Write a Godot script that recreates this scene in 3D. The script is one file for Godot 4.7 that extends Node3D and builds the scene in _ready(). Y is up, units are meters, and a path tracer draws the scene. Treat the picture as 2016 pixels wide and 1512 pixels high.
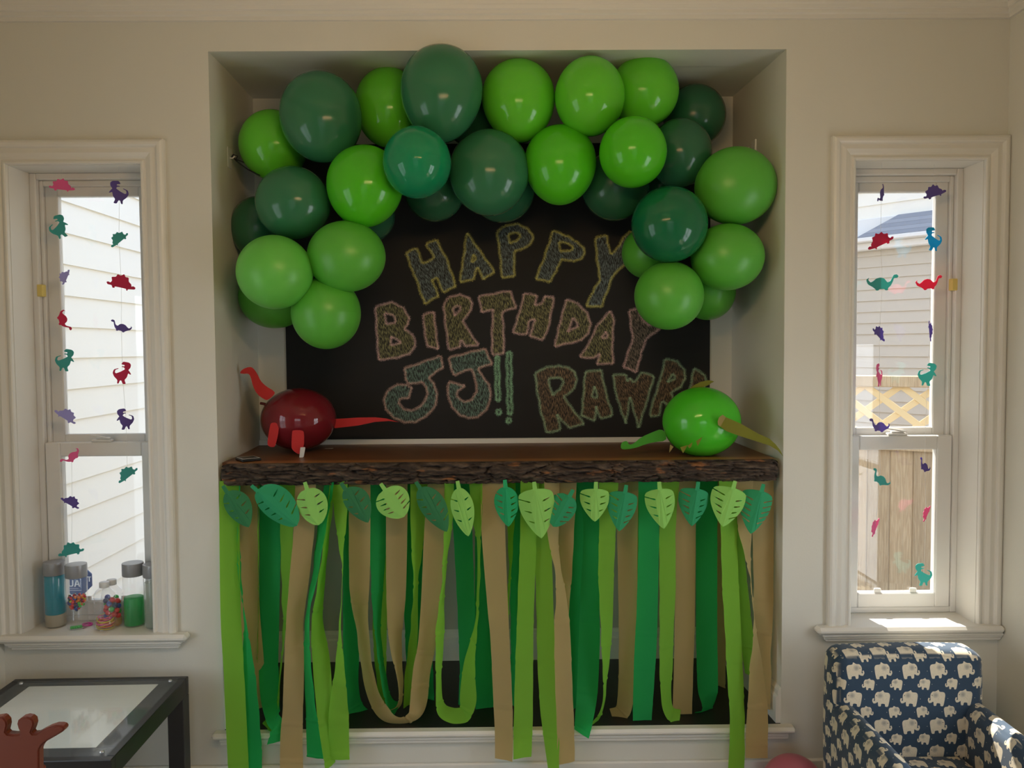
extends Node3D
# A party niche between two tall windows: balloon arch, chalkboard, live-edge shelf, crepe streamers.
# Metres, y up. The front wall is the plane z = 0; the room lies towards +z, the niche and the outdoors towards -z.

const EXPOSURE := 1.0
const SUN_ENERGY := 6.0
const SKY_ENERGY := 1.5
const BULB_ENERGY := 0.1
const FILL_ENERGY := 0.35
const SIDE_ENERGY := 1.2
const LEFT_ENERGY := 0.85

const XL := -1.644      # room's left wall
const XR := 1.623       # room's right wall
const ZB := 4.9         # room's rear wall
const CEIL := 2.66
const NL := -0.933      # niche, front edges
const NR := 0.907
const NLB := -0.944     # niche, rear edges (the side walls are not quite square)
const NRB := 0.873
const NT := 2.443
const NB := 0.246
const ND := -0.487
const SHELF := 1.131

var rng := RandomNumberGenerator.new()
var mats := {}


func _ready():
	rng.seed = 7
	# ---- camera
	var cam := Camera3D.new()
	cam.name = "camera"
	cam.fov = 50.85953
	cam.near = 0.05
	cam.far = 200.0
	cam.transform = Transform3D(Basis(Vector3(0.9999, -0.0072, 0.0091), Vector3(0.0076, 0.9989, -0.0457), Vector3(-0.0088, 0.0458, 0.9989)), Vector3(0, 1.5, 2.6149))
	add_child(cam)
	cam.current = true
	# ---- sky and exposure
	var sm := ProceduralSkyMaterial.new()
	sm.sky_top_color = Color(0.72, 0.8, 0.92)
	sm.sky_horizon_color = Color(0.94, 0.95, 0.96)
	sm.ground_bottom_color = Color(0.5, 0.48, 0.44)
	sm.ground_horizon_color = Color(0.7, 0.68, 0.64)
	sm.sky_energy_multiplier = SKY_ENERGY
	sm.ground_energy_multiplier = 0.6
	var sky := Sky.new()
	sky.sky_material = sm
	var env := Environment.new()
	env.background_mode = Environment.BG_SKY
	env.sky = sky
	env.tonemap_mode = Environment.TONE_MAPPER_LINEAR
	env.tonemap_exposure = EXPOSURE
	env.sdfgi_enabled = true
	env.ssao_enabled = true
	env.ssil_enabled = true
	var we := WorldEnvironment.new()
	we.name = "world_environment"
	we.environment = env
	add_child(we)
	# ---- sun, outside behind the front wall
	var sun := DirectionalLight3D.new()
	sun.name = "sun"
	sun.light_color = Color(1.0, 0.97, 0.92)
	sun.light_energy = SUN_ENERGY
	sun.light_angular_distance = 0.53
	sun.shadow_enabled = true
	sun.look_at_from_position(Vector3.ZERO, Vector3(0.17, -1.22, 1.0), Vector3.UP)
	add_child(sun)
	# ---- added fill light behind the camera, at the added rear door
	var rear_fill := AreaLight3D.new()
	rear_fill.name = "added_rear_fill"
	rear_fill.area_size = Vector2(1.5, 1.9)
	rear_fill.light_color = Color(0.93, 0.97, 1.0)
	rear_fill.light_energy = FILL_ENERGY
	rear_fill.shadow_enabled = true
	rear_fill.position = Vector3(0.0, 1.05, ZB - 0.03)
	add_child(rear_fill)
	# ---- light outside an unseen low window on the right, brightening front wall and niche
	var side := AreaLight3D.new()
	side.name = "unseen_right_window_light"
	side.area_size = Vector2(0.72, 1.16)
	side.light_color = Color(0.95, 0.98, 1.0)
	side.light_energy = SIDE_ENERGY
	side.shadow_enabled = true
	side.position = Vector3(XR + 0.14, 0.95, 1.0)
	side.rotation.y = PI / 2.0
	add_child(side)
	# ---- and outside a larger unseen one on the left, for walls and balloons
	var left := AreaLight3D.new()
	left.name = "unseen_left_window_light"
	left.area_size = Vector2(0.95, 1.45)
	left.light_color = Color(0.93, 0.98, 1.0)
	left.light_energy = LEFT_ENERGY
	left.shadow_enabled = true
	left.position = Vector3(XL - 0.14, 1.05, 1.2)
	left.rotation.y = -PI / 2.0
	add_child(left)

	materials()
	room()
	niche()
	window_unit(1, -1.578, -1.152)
	window_unit(2, 1.128, 1.547)
	outdoors()
	ceiling_lamp()
	chalkboard()
	shelf()
	shelf_things()
	balloons()
	streamers()
	leaves()
	bottles()
	dinosaurs()
	light_table()
	child_chair()
	armchair()
	floor_balloon()


# ------------------------------------------------------------------ bookkeeping
func tag(o: Node, label: String, category: String, group := "") -> Node:
	o.set_meta("label", label)
	o.set_meta("category", category)
	if group != "":
		o.set_meta("group", group)
	return o


var taken := {}


func numbered(called: String) -> String:
	var n: int = taken.get(called, 0)
	taken[called] = n + 1
	return called if n == 0 else "%s_%03d" % [called, n]


func thing(called: String, label: String, category: String, at := Vector3.ZERO, group := "") -> Node3D:
	var o := Node3D.new()
	o.name = numbered(called)
	o.position = at
	add_child(o, true)
	tag(o, label, category, group)
	return o


func obj(called: String, mesh: Mesh, m: Material, parent: Node = self) -> MeshInstance3D:
	var o := MeshInstance3D.new()
	o.name = numbered(called) if parent == self else called
	o.mesh = mesh
	o.material_override = m
	parent.add_child(o, true)
	return o


func struct(called: String, mesh: Mesh, m: Material, label := "", parent: Node = self) -> MeshInstance3D:
	var o := obj(called, mesh, m, parent)
	if parent == self:
		o.set_meta("kind", "structure")
		if label != "":
			o.set_meta("label", label)
	return o


# ------------------------------------------------------------------ shapes
func begin(smooth := false) -> SurfaceTool:
	var st := SurfaceTool.new()
	st.begin(Mesh.PRIMITIVE_TRIANGLES)
	st.set_smooth_group(0 if smooth else -1)
	return st


func done(st: SurfaceTool) -> ArrayMesh:
	st.generate_normals()
	return st.commit()


func tri(st: SurfaceTool, a: Vector3, b: Vector3, c: Vector3):
	st.add_vertex(a)
	st.add_vertex(b)
	st.add_vertex(c)


func quad(st: SurfaceTool, a: Vector3, b: Vector3, c: Vector3, d: Vector3):
	tri(st, a, b, c)
	tri(st, a, c, d)


func tri_out(st: SurfaceTool, a: Vector3, b: Vector3, c: Vector3, mid: Vector3):
	if (c - a).cross(b - a).dot((a + b + c) / 3.0 - mid) < 0.0:
		tri(st, a, c, b)
	else:
		tri(st, a, b, c)


func quad_out(st: SurfaceTool, a: Vector3, b: Vector3, c: Vector3, d: Vector3, mid: Vector3):
	tri_out(st, a, b, c, mid)
	tri_out(st, a, c, d, mid)


# a box from corner to corner with chamfered edges
func box(st: SurfaceTool, lo: Vector3, hi: Vector3, r := 0.0, xf := Transform3D()):
	var mid := (lo + hi) / 2.0
	var h := (hi - lo).abs() / 2.0
	r = minf(r, minf(h.x, minf(h.y, h.z)) * 0.9)
	var at := func(axis: int, s: Vector3) -> Vector3:
		var p := Vector3(s.x * (h.x - r), s.y * (h.y - r), s.z * (h.z - r))
		p[axis] = s[axis] * h[axis]
		return xf * (mid + p)
	var m := xf * mid
	for a in 3:
		var b: int = (a + 1) % 3
		var c: int = (a + 2) % 3
		for s in [-1.0, 1.0]:
			var v := []
			for k in [[-1, -1], [-1, 1], [1, 1], [1, -1]]:
				var sg := Vector3.ZERO
				sg[a] = s
				sg[b] = k[0]
				sg[c] = k[1]
				v.append(at.call(a, sg))
			quad_out(st, v[0], v[1], v[2], v[3], m)
			if r > 0.0:
				for t in [-1.0, 1.0]:
					var s1 := Vector3.ZERO
					s1[a] = s
					s1[b] = t
					s1[c] = -1
					var s2 := s1
					s2[c] = 1
					quad_out(st, at.call(a, s1), at.call(a, s2), at.call(b, s2), at.call(b, s1), m)
	if r > 0.0:
		for i in 8:
			var sg := Vector3(1 if i & 1 else -1, 1 if i & 2 else -1, 1 if i & 4 else -1)
			tri_out(st, at.call(0, sg), at.call(1, sg), at.call(2, sg), m)


func boxmesh(lo: Vector3, hi: Vector3, r := 0.0) -> ArrayMesh:
	var st := begin()
	box(st, lo, hi, r)
	return done(st)


# a cushion-like box with round edges
func soft_box(st: SurfaceTool, lo: Vector3, hi: Vector3, r: float, n := 5, xf := Transform3D(), bulge := 0.0):
	var mid := (lo + hi) / 2.0
	var h := (hi - lo) / 2.0
	var steps := func(half: float) -> Array:
		var c := []
		for i in n + 1:
			c.append(-half + r * i / n)
		var inner := 6
		for i in range(1, inner):
			c.append(-half + r + (half - r) * 2.0 * i / inner)
		for i in n + 1:
			c.append(half - r + r * i / n)
		return c
	for a in 3:
		var b: int = (a + 1) % 3
		var c: int = (a + 2) % 3
		var cb: Array = steps.call(h[b])
		var cc: Array = steps.call(h[c])
		for s in [-1.0, 1.0]:
			var put := func(u: float, v: float) -> Vector3:
				var q := Vector3.ZERO
				q[a] = s * h[a]
				q[b] = u
				q[c] = v
				var k := Vector3(clampf(q.x, -h.x + r, h.x - r), clampf(q.y, -h.y + r, h.y - r), clampf(q.z, -h.z + r, h.z - r))
				var p := k + (q - k).normalized() * r
				p[a] += s * bulge * (1.0 - pow(u / h[b], 2)) * (1.0 - pow(v / h[c], 2))
				return xf * (mid + p)
			for i in cb.size() - 1:
				for j in cc.size() - 1:
					quad_out(st, put.call(cb[i], cc[j]), put.call(cb[i + 1], cc[j]), put.call(cb[i + 1], cc[j + 1]), put.call(cb[i], cc[j + 1]), xf * mid)


# profile: radius and height pairs from the bottom up
func lathe(st: SurfaceTool, prof: Array, seg := 32, xf := Transform3D()):
	for i in prof.size() - 1:
		var p: Vector2 = prof[i]
		var q: Vector2 = prof[i + 1]
		for k in seg:
			var a := TAU * k / seg
			var b := TAU * (k + 1) / seg
			var p0 := xf * Vector3(p.x * cos(a), p.y, p.x * sin(a))
			var p1 := xf * Vector3(p.x * cos(b), p.y, p.x * sin(b))
			var q0 := xf * Vector3(q.x * cos(a), q.y, q.x * sin(a))
			var q1 := xf * Vector3(q.x * cos(b), q.y, q.x * sin(b))
			if p.x > 1e-6:
				tri(st, p0, p1, q1)
			if q.x > 1e-6:
				tri(st, p0, q1, q0)


func lathed(prof: Array, seg := 32, smooth := true) -> ArrayMesh:
	var st := begin(smooth)
	lathe(st, prof, seg)
	return done(st)


func tube(st: SurfaceTool, pts: Array, r: float, seg := 8):
	var rings := []
	for i in pts.size():
		var a: Vector3 = pts[maxi(i - 1, 0)]
		var b: Vector3 = pts[mini(i + 1, pts.size() - 1)]
		var t := (b - a).normalized()
		var u := t.cross(Vector3(0.31, 0.2, 0.93)).normalized()
		var v := t.cross(u)
		var ring := []
		for k in seg:
			ring.append(pts[i] + (u * cos(TAU * k / seg) + v * sin(TAU * k / seg)) * r)
		rings.append(ring)
	for i in rings.size() - 1:
		var mid: Vector3 = (pts[i] + pts[i + 1]) / 2.0
		for k in seg:
			var l := (k + 1) % seg
			quad_out(st, rings[i][k], rings[i][l], rings[i + 1][l], rings[i + 1][k], mid)


func flat_poly(xy: Array) -> PackedVector2Array:
	var p := PackedVector2Array()
	for i in range(0, xy.size(), 2):
		p.append(Vector2(xy[i], xy[i + 1]))
	return p


# corner-cutting, so that outlines given by few points come out round
func rounded(p: PackedVector2Array, times := 2, keep := 0.25) -> PackedVector2Array:
	for t in times:
		var q := PackedVector2Array()
		for i in p.size():
			var a := p[i]
			var b := p[(i + 1) % p.size()]
			q.append(a.lerp(b, keep))
			q.append(a.lerp(b, 1.0 - keep))
		p = q
	return p


# a sheet or board of that outline, z0 at the back, z1 in front
func slab(st: SurfaceTool, p: PackedVector2Array, z0: float, z1: float, xf := Transform3D(), bend = null):
	var t := Geometry2D.triangulate_polygon(p)
	var put := func(v: Vector2, z: float) -> Vector3:
		return xf * (bend.call(Vector3(v.x, v.y, z)) if bend != null else Vector3(v.x, v.y, z))
	var front := xf.basis.z
	for i in range(0, t.size(), 3):
		var f := [put.call(p[t[i]], z1), put.call(p[t[i + 1]], z1), put.call(p[t[i + 2]], z1)]
		var g := [put.call(p[t[i]], z0), put.call(p[t[i + 1]], z0), put.call(p[t[i + 2]], z0)]
		var turned: bool = (f[2] - f[0]).cross(f[1] - f[0]).dot(front) < 0.0
		tri(st, f[0], f[2] if turned else f[1], f[1] if turned else f[2])
		tri(st, g[0], g[1] if turned else g[2], g[2] if turned else g[1])
	var cw := Geometry2D.is_polygon_clockwise(p)
	for i in p.size():
		var a := p[i]
		var b := p[(i + 1) % p.size()]
		if cw:
			var s := a
			a = b
			b = s
		quad(st, put.call(a, z0), put.call(a, z1), put.call(b, z1), put.call(b, z0))


func slab_mesh(p: PackedVector2Array, z0: float, z1: float) -> ArrayMesh:
	var st := begin()
	slab(st, p, z0, z1)
	return done(st)


# a moulding: profile (u away from the path, w out of the wall) carried along mitred corners
func moulding(st: SurfaceTool, path: Array, outs: Array, prof: Array, w_axis: Vector3):
	for i in path.size() - 1:
		for k in prof.size() - 1:
			var a: Vector2 = prof[k]
			var b: Vector2 = prof[k + 1]
			var p0: Vector3 = path[i] + outs[i] * a.x + w_axis * a.y
			var p1: Vector3 = path[i + 1] + outs[i + 1] * a.x + w_axis * a.y
			var q0: Vector3 = path[i] + outs[i] * b.x + w_axis * b.y
			var q1: Vector3 = path[i + 1] + outs[i + 1] * b.x + w_axis * b.y
			var core: Vector3 = (path[i] + path[i + 1]) / 2.0 + (outs[i] + outs[i + 1]) / 2.0 * 0.04 - w_axis * 0.03
			quad_out(st, p0, p1, q1, q0, core)


# ------------------------------------------------------------------ materials
func lin(r: float, g: float, b: float, a := 1.0) -> Color:
	var c := Color(r, g, b).linear_to_srgb()
	c.a = a
	return c


func mat(key: String, c: Color, rough := 0.6, metal := 0.0) -> StandardMaterial3D:
	var m := StandardMaterial3D.new()
	m.resource_name = key
	m.albedo_color = c
	m.roughness = rough
	m.metallic = metal
	mats[key] = m
	return m


func noise_tex(freq: float, normal := false, seed_ := 1, size := 512, bump := 4.0) -> NoiseTexture2D:
	var n := FastNoiseLite.new()
	n.seed = seed_
	n.noise_type = FastNoiseLite.TYPE_SIMPLEX_SMOOTH
	n.frequency = freq
	n.fractal_octaves = 4
	var t := NoiseTexture2D.new()
	t.width = size
	t.height = size
	t.seamless = true
	t.noise = n
	t.as_normal_map = normal
	t.bump_strength = bump
	return t


func materials():
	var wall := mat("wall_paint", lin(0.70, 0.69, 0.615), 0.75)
	var orange_peel := noise_tex(0.03, true, 3, 512, 1.5)
	wall.normal_enabled = true
	wall.normal_texture = orange_peel
	wall.normal_scale = 0.25
	wall.uv1_triplanar = true
	wall.uv1_world_triplanar = true
	wall.uv1_scale = Vector3.ONE * 6.0
	mat("ceiling_paint", lin(0.72, 0.69, 0.6), 0.85)
	mat("trim_paint", lin(0.77, 0.75, 0.69), 0.38)
	mat("vinyl", lin(0.78, 0.77, 0.74), 0.35)
	mat("shaded_wall_paint", lin(0.47, 0.46, 0.4), 0.7)  # wall paint with the shade behind the streamers darkened into it
	mat("granite", lin(0.012, 0.011, 0.011), 0.45)
	var floor_wood := mat("floor_wood", lin(0.56, 0.5, 0.41), 0.4)
	floor_wood.albedo_texture = noise_tex(0.012, false, 9, 512)
	floor_wood.uv1_triplanar = true
	floor_wood.uv1_world_triplanar = true
	floor_wood.uv1_scale = Vector3(2.0, 2.0, 0.4)
	floor_wood.albedo_texture.color_ramp = ramp([Color(0.75, 0.75, 0.75), Color(1, 1, 1)])
	# balloons: [linear colour, roughness]
	var latex := {
		"dark": [0.036, 0.185, 0.085, 0.13], "deep": [0.028, 0.14, 0.066, 0.15], "forest": [0.008, 0.15, 0.058, 0.1], "lime": [0.13, 0.6, 0.03, 0.11],  # deep: the dark latex, darkened for balloons set back in shade
		"bright": [0.09, 0.57, 0.016, 0.13], "satin": [0.112, 0.485, 0.05, 0.33], "pale": [0.15, 0.59, 0.08, 0.34], "emerald": [0.01, 0.27, 0.115, 0.07],
		"dragon": [0.075, 0.56, 0.025, 0.14], "red": [0.19, 0.014, 0.022, 0.06], "rose": [0.5, 0.13, 0.19, 0.3],
	}
	for k in latex:
		var v: Array = latex[k]
		var m := mat("latex_" + k, lin(v[0], v[1], v[2]), v[3])
		m.backlight_enabled = true
		m.backlight = lin(v[0], v[1], v[2]) * 0.5
	# paper
	var paper := {
		"lime": [0.23, 0.52, 0.045], "green": [0.012, 0.34, 0.082], "tan": [0.52, 0.385, 0.175],
		"leaf_dark": [0.03, 0.19, 0.075], "leaf_mid": [0.025, 0.33, 0.14], "leaf_bright": [0.015, 0.4, 0.15], "leaf_light": [0.3, 0.66, 0.14],
		"card_red": [0.62, 0.035, 0.035], "card_green": [0.07, 0.36, 0.03], "card_olive": [0.19, 0.19, 0.016], "card_flap": [0.33, 0.26, 0.085],
	}
	for k in paper:
		var v: Array = paper[k]
		var m := mat("paper_" + k, lin(v[0], v[1], v[2]), 0.85)
		m.backlight_enabled = true
		var share := 0.75 if k in ["lime", "green", "tan"] else 0.25
		var top := maxf(v[0], maxf(v[1], v[2]))
		m.backlight = lin(v[0] / top * share, v[1] / top * share, v[2] / top * share)
	# felt cutouts
	var felt := {
		"pink": [0.85, 0.14, 0.36], "teal": [0.06, 0.37, 0.34], "lilac": [0.4, 0.38, 0.75], "crimson": [0.6, 0.02, 0.09], "purple": [0.13, 0.09, 0.32],
		"blue": [0.0, 0.42, 0.72], "red": [0.9, 0.03, 0.12],
	}
	for k in felt:
		var v: Array = felt[k]
		var m := mat("cutout_" + k, lin(v[0], v[1], v[2]), 0.7)
		m.backlight_enabled = true
		var top := maxf(v[0], maxf(v[1], v[2]))
		m.backlight = lin(v[0] / top * 0.35, v[1] / top * 0.35, v[2] / top * 0.35)
	mat("string", lin(0.8, 0.8, 0.78), 0.5)
	mat("black_paint", lin(0.016, 0.015, 0.015), 0.35)
	mat("black_plastic", lin(0.012, 0.012, 0.013), 0.3)
	mat("dark_glass", lin(0.02, 0.02, 0.022), 0.08)
	mat("steel", lin(0.6, 0.6, 0.6), 0.3, 1.0)
	mat("brown_paint", lin(0.19, 0.045, 0.025), 0.4)
	mat("silver_cap", lin(0.34, 0.35, 0.37), 0.36, 0.35)
	mat("white_plastic", lin(0.75, 0.75, 0.74), 0.45)
	mat("yellow_tag", lin(0.75, 0.6, 0.18), 0.6)
	mat("sign_blue", lin(0.02, 0.06, 0.22), 0.5)
	mat("sign_white", lin(0.75, 0.78, 0.82), 0.5)
	mat("paper_white", lin(0.72, 0.7, 0.66), 0.8)
	mat("siding_white", lin(0.88, 0.85, 0.77), 0.6)
	mat("siding_taupe", lin(0.56, 0.515, 0.45), 0.65)
	mat("outdoor_white", lin(0.8, 0.8, 0.8), 0.6)
	mat("shingle", lin(0.23, 0.25, 0.3), 0.9)
	mat("shingle_worn", lin(0.28, 0.3, 0.35), 0.9)
	mat("ground_concrete", lin(0.16, 0.15, 0.13), 0.9)
	for k in 4:
		var s: float = [1.0, 0.9, 1.1, 0.84][k]
		var m := mat("cedar_%d" % k, lin(0.58 * s, 0.43 * s, 0.28 * s), 0.8)
		m.albedo_texture = grain_tex(20 + k)
		m.uv1_triplanar = true
		m.uv1_scale = Vector3(5.0, 0.7, 5.0)
	mat("lattice_pine", lin(0.8, 0.6, 0.32), 0.75)
	var pane := mat("window_glass", Color(0.9, 0.95, 0.95, 0.03), 0.0)
	pane.transparency = BaseMaterial3D.TRANSPARENCY_ALPHA
	var clear := mat("clear_plastic", Color(0.9, 0.95, 0.97, 0.05), 0.02)
	clear.transparency = BaseMaterial3D.TRANSPARENCY_ALPHA
	var acrylic := mat("acrylic", Color(0.9, 0.95, 0.97, 0.03), 0.0)
	acrylic.transparency = BaseMaterial3D.TRANSPARENCY_ALPHA
	acrylic.metallic_specular = 0.3
	for d in [["liquid_blue", 0.0, 0.27, 0.33, 0.95], ["liquid_green", 0.0, 0.3, 0.075, 0.9], ["liquid_orange", 0.85, 0.42, 0.1, 0.45], ["liquid_grey", 0.5, 0.54, 0.46, 0.4], ["sand", 0.5, 0.45, 0.34, 1.0]]:
		var m := mat(d[0], lin(d[1], d[2], d[3], d[4]), 0.3)
		if d[4] < 1.0:
			m.transparency = BaseMaterial3D.TRANSPARENCY_ALPHA
		m.backlight_enabled = true
		var top := maxf(d[1], maxf(d[2], d[3]))
		m.backlight = lin(d[1] / top * 0.8, d[2] / top * 0.8, d[3] / top * 0.8)
	var trinkets := {"red": [0.7, 0.02, 0.03], "blue": [0.02, 0.05, 0.4], "yellow": [0.7, 0.62, 0.03], "orange": [0.8, 0.22, 0.03], "green": [0.05, 0.5, 0.08], "navy": [0.02, 0.03, 0.14], "magenta": [0.8, 0.08, 0.45]}
	for k in trinkets:
		var v: Array = trinkets[k]
		mat("trinket_" + k, lin(v[0], v[1], v[2]), 0.35)
	mat("screen_white", lin(0.8, 0.84, 0.8), 0.25)


func ramp(cols: Array) -> Gradient:
	var g := Gradient.new()
	g.offsets = PackedFloat32Array()
	g.colors = PackedColorArray()
	for i in cols.size():
		g.add_point(float(i) / (cols.size() - 1), cols[i])
	return g


# fine wood grain that runs along v
func grain_tex(seed_: int) -> ImageTexture:
	var n := FastNoiseLite.new()
	n.seed = seed_
	n.frequency = 0.02
	var im := Image.create(128, 256, false, Image.FORMAT_RGB8)
	for y in 256:
		for x in 128:
			var w := n.get_noise_2d(x * 1.5, y * 0.4) * 6.0
			var s := sin((x * 0.35 + w * 2.2)) * 0.5 + 0.5
			var f := n.get_noise_2d(x * 9.0, y * 0.7 + 300.0)
			var v := clampf(0.86 + 0.07 * s + 0.09 * f, 0.0, 1.0)
			im.set_pixel(x, y, Color(v, v * (0.97 + 0.03 * s), v * (0.92 + 0.06 * s)))
	return ImageTexture.create_from_image(im)


# ------------------------------------------------------------------ the room
func room():
	var st := begin()
	var zb := -0.16
	var wins := [[-1.578, -1.152], [1.128, 1.547]]
	# columns of the front wall between the openings
	box(st, Vector3(XL - 0.15, -0.05, zb), Vector3(wins[0][0], CEIL + 0.1, 0))
	box(st, Vector3(wins[0][1], -0.05, zb), Vector3(NL, CEIL + 0.1, 0))
	box(st, Vector3(NR, -0.05, zb), Vector3(wins[1][0], CEIL + 0.1, 0))
	box(st, Vector3(wins[1][1], -0.05, zb), Vector3(XR + 0.15, CEIL + 0.1, 0))
	for w in wins:
		box(st, Vector3(w[0], -0.05, zb), Vector3(w[1], 0.56, 0))
		box(st, Vector3(w[0], 2.09, zb), Vector3(w[1], CEIL + 0.1, 0))
	box(st, Vector3(NL, NT, zb), Vector3(NR, CEIL + 0.1, 0))
	box(st, Vector3(NL, -0.05, zb), Vector3(NR, 0.2, 0))
	struct("wall_front", done(st), mats.wall_paint, "cream painted front wall around the niche and two windows")
	for sd in [0, 1]:
		var wx: float = [XL, XR][sd]
		var o: float = [-1.0, 1.0][sd]
		var a := Vector2([0.7, 0.62][sd], [0.3, 0.35][sd])
		var b := Vector2([1.7, 1.38][sd], [1.8, 1.55][sd])
		st = begin()
		for d in [[-0.05, CEIL + 0.1, 0.0, a.x], [-0.05, CEIL + 0.1, b.x, ZB + 0.15], [-0.05, a.y, a.x, b.x], [b.y, CEIL + 0.1, a.x, b.x]]:
			box(st, Vector3(minf(wx, wx + o * 0.15), d[0], d[2]), Vector3(maxf(wx, wx + o * 0.15), d[1], d[3]))
		struct(["wall_left", "wall_right"][sd], done(st), mats.wall_paint, ["cream painted left side wall of the room", "cream painted right side wall of the room"][sd])
		var win := Node3D.new()  # out of view, placed to let in the side lights
		win.name = ["window_4", "window_3"][sd]
		win.set_meta("kind", "structure")
		win.set_meta("label", ["unseen side window in the left wall", "unseen low side window with glazing bars in the right wall"][sd])
		add_child(win)
		st = begin()
		var my := (a.y + b.y) / 2.0
		var mz := (a.x + b.x) / 2.0
		for d in [[a.y, a.y + 0.05, a.x, b.x], [b.y - 0.05, b.y, a.x, b.x], [a.y, b.y, a.x, a.x + 0.05], [a.y, b.y, b.x - 0.05, b.x], [my - 0.015, my + 0.015, a.x, b.x], [a.y, b.y, mz - 0.015, mz + 0.015]]:
			box(st, Vector3(minf(wx + o * 0.03, wx + o * 0.07), d[0], d[2]), Vector3(maxf(wx + o * 0.03, wx + o * 0.07), d[1], d[3]), 0.003)
		obj("frame", done(st), mats.trim_paint, win)
		obj("pane", boxmesh(Vector3(minf(wx + o * 0.048, wx + o * 0.052), a.y, a.x), Vector3(maxf(wx + o * 0.048, wx + o * 0.052), b.y, b.x)), mats.window_glass, win)
	st = begin()
	box(st, Vector3(XL, -0.05, ZB), Vector3(-0.8, CEIL + 0.1, ZB + 0.15))
	box(st, Vector3(0.8, -0.05, ZB), Vector3(XR, CEIL + 0.1, ZB + 0.15))
	box(st, Vector3(-0.8, 2.1, ZB), Vector3(0.8, CEIL + 0.1, ZB + 0.15))
	struct("wall_rear", done(st), mats.wall_paint, "cream painted rear wall behind the viewer")
	var door := Node3D.new()  # added to go with the rear fill light
	door.name = "added_door_1"
	door.set_meta("kind", "structure")
	door.set_meta("label", "added glazed door for the fill light in the rear wall")
	add_child(door)
	st = begin()
	box(st, Vector3(-0.8, 0.0, ZB + 0.04), Vector3(-0.72, 2.1, ZB + 0.1), 0.004)
	box(st, Vector3(0.72, 0.0, ZB + 0.04), Vector3(0.8, 2.1, ZB + 0.1), 0.004)
	box(st, Vector3(-0.72, 2.0, ZB + 0.04), Vector3(0.72, 2.1, ZB + 0.1), 0.004)
	box(st, Vector3(-0.72, 0.0, ZB + 0.04), Vector3(0.72, 0.15, ZB + 0.1), 0.004)
	obj("added_door_frame", done(st), mats.trim_paint, door)
	obj("pane", boxmesh(Vector3(-0.72, 0.15, ZB + 0.066), Vector3(0.72, 2.0, ZB + 0.07)), mats.window_glass, door)
	struct("floor", boxmesh(Vector3(XL - 0.15, -0.08, -0.16), Vector3(XR + 0.15, 0.0, ZB + 0.15)), mats.floor_wood, "wooden floor of the room")
	struct("ceiling", boxmesh(Vector3(XL - 0.15, CEIL, -0.16), Vector3(XR + 0.15, CEIL + 0.12, ZB + 0.15)), mats.ceiling_paint, "cream painted ceiling")
	# crown moulding along the front and side walls
	var prof := [Vector2(0, 0), Vector2(0.0, 0.011), Vector2(0.012, 0.011), Vector2(0.016, 0.018), Vector2(0.026, 0.018), Vector2(0.029, 0.024), Vector2(0.04, 0.026)]
	for i in 7:
		var t := i / 6.0
		prof.append(Vector2(0.042 + 0.052 * sin(t * PI / 2.0), 0.028 + 0.055 * (1.0 - cos(t * PI / 2.0))))
	prof.append_array([Vector2(0.1, 0.083), Vector2(0.1, 0.092), Vector2(0.125, 0.092)])
	var crown := begin()
	var y0 := 2.535
	for k in prof.size() - 1:
		var a: Vector2 = prof[k]
		var b: Vector2 = prof[k + 1]
		var rows := []
		for e in [a, b]:
			rows.append([Vector3(XL + e.y, y0 + e.x, ZB), Vector3(XL + e.y, y0 + e.x, e.y), Vector3(XR - e.y, y0 + e.x, e.y), Vector3(XR - e.y, y0 + e.x, ZB)])
		quad_out(crown, rows[0][1], rows[0][2], rows[1][2], rows[1][1], Vector3(0, y0 + 0.06, -0.2))
		quad_out(crown, rows[0][0], rows[0][1], rows[1][1], rows[1][0], Vector3(XL - 0.3, y0 + 0.06, 2))
		quad_out(crown, rows[0][2], rows[0][3], rows[1][3], rows[1][2], Vector3(XR + 0.3, y0 + 0.06, 2))
	struct("trim_1", done(crown), mats.trim_paint, "white crown moulding where the walls meet the ceiling")
	# baseboards
	for d in [["baseboard_front", Vector3(XL, 0, 0), Vector3(XR, 0.13, 0.015)], ["baseboard_left", Vector3(XL, 0, 0.015), Vector3(XL + 0.015, 0.13, ZB)], ["baseboard_right", Vector3(XR - 0.015, 0, 0.015), Vector3(XR, 0.13, ZB)]]:
		struct(d[0], boxmesh(d[1], d[2], 0.004), mats.trim_paint, "white baseboard along the %s wall" % d[0].get_slice("_", 1))


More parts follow.
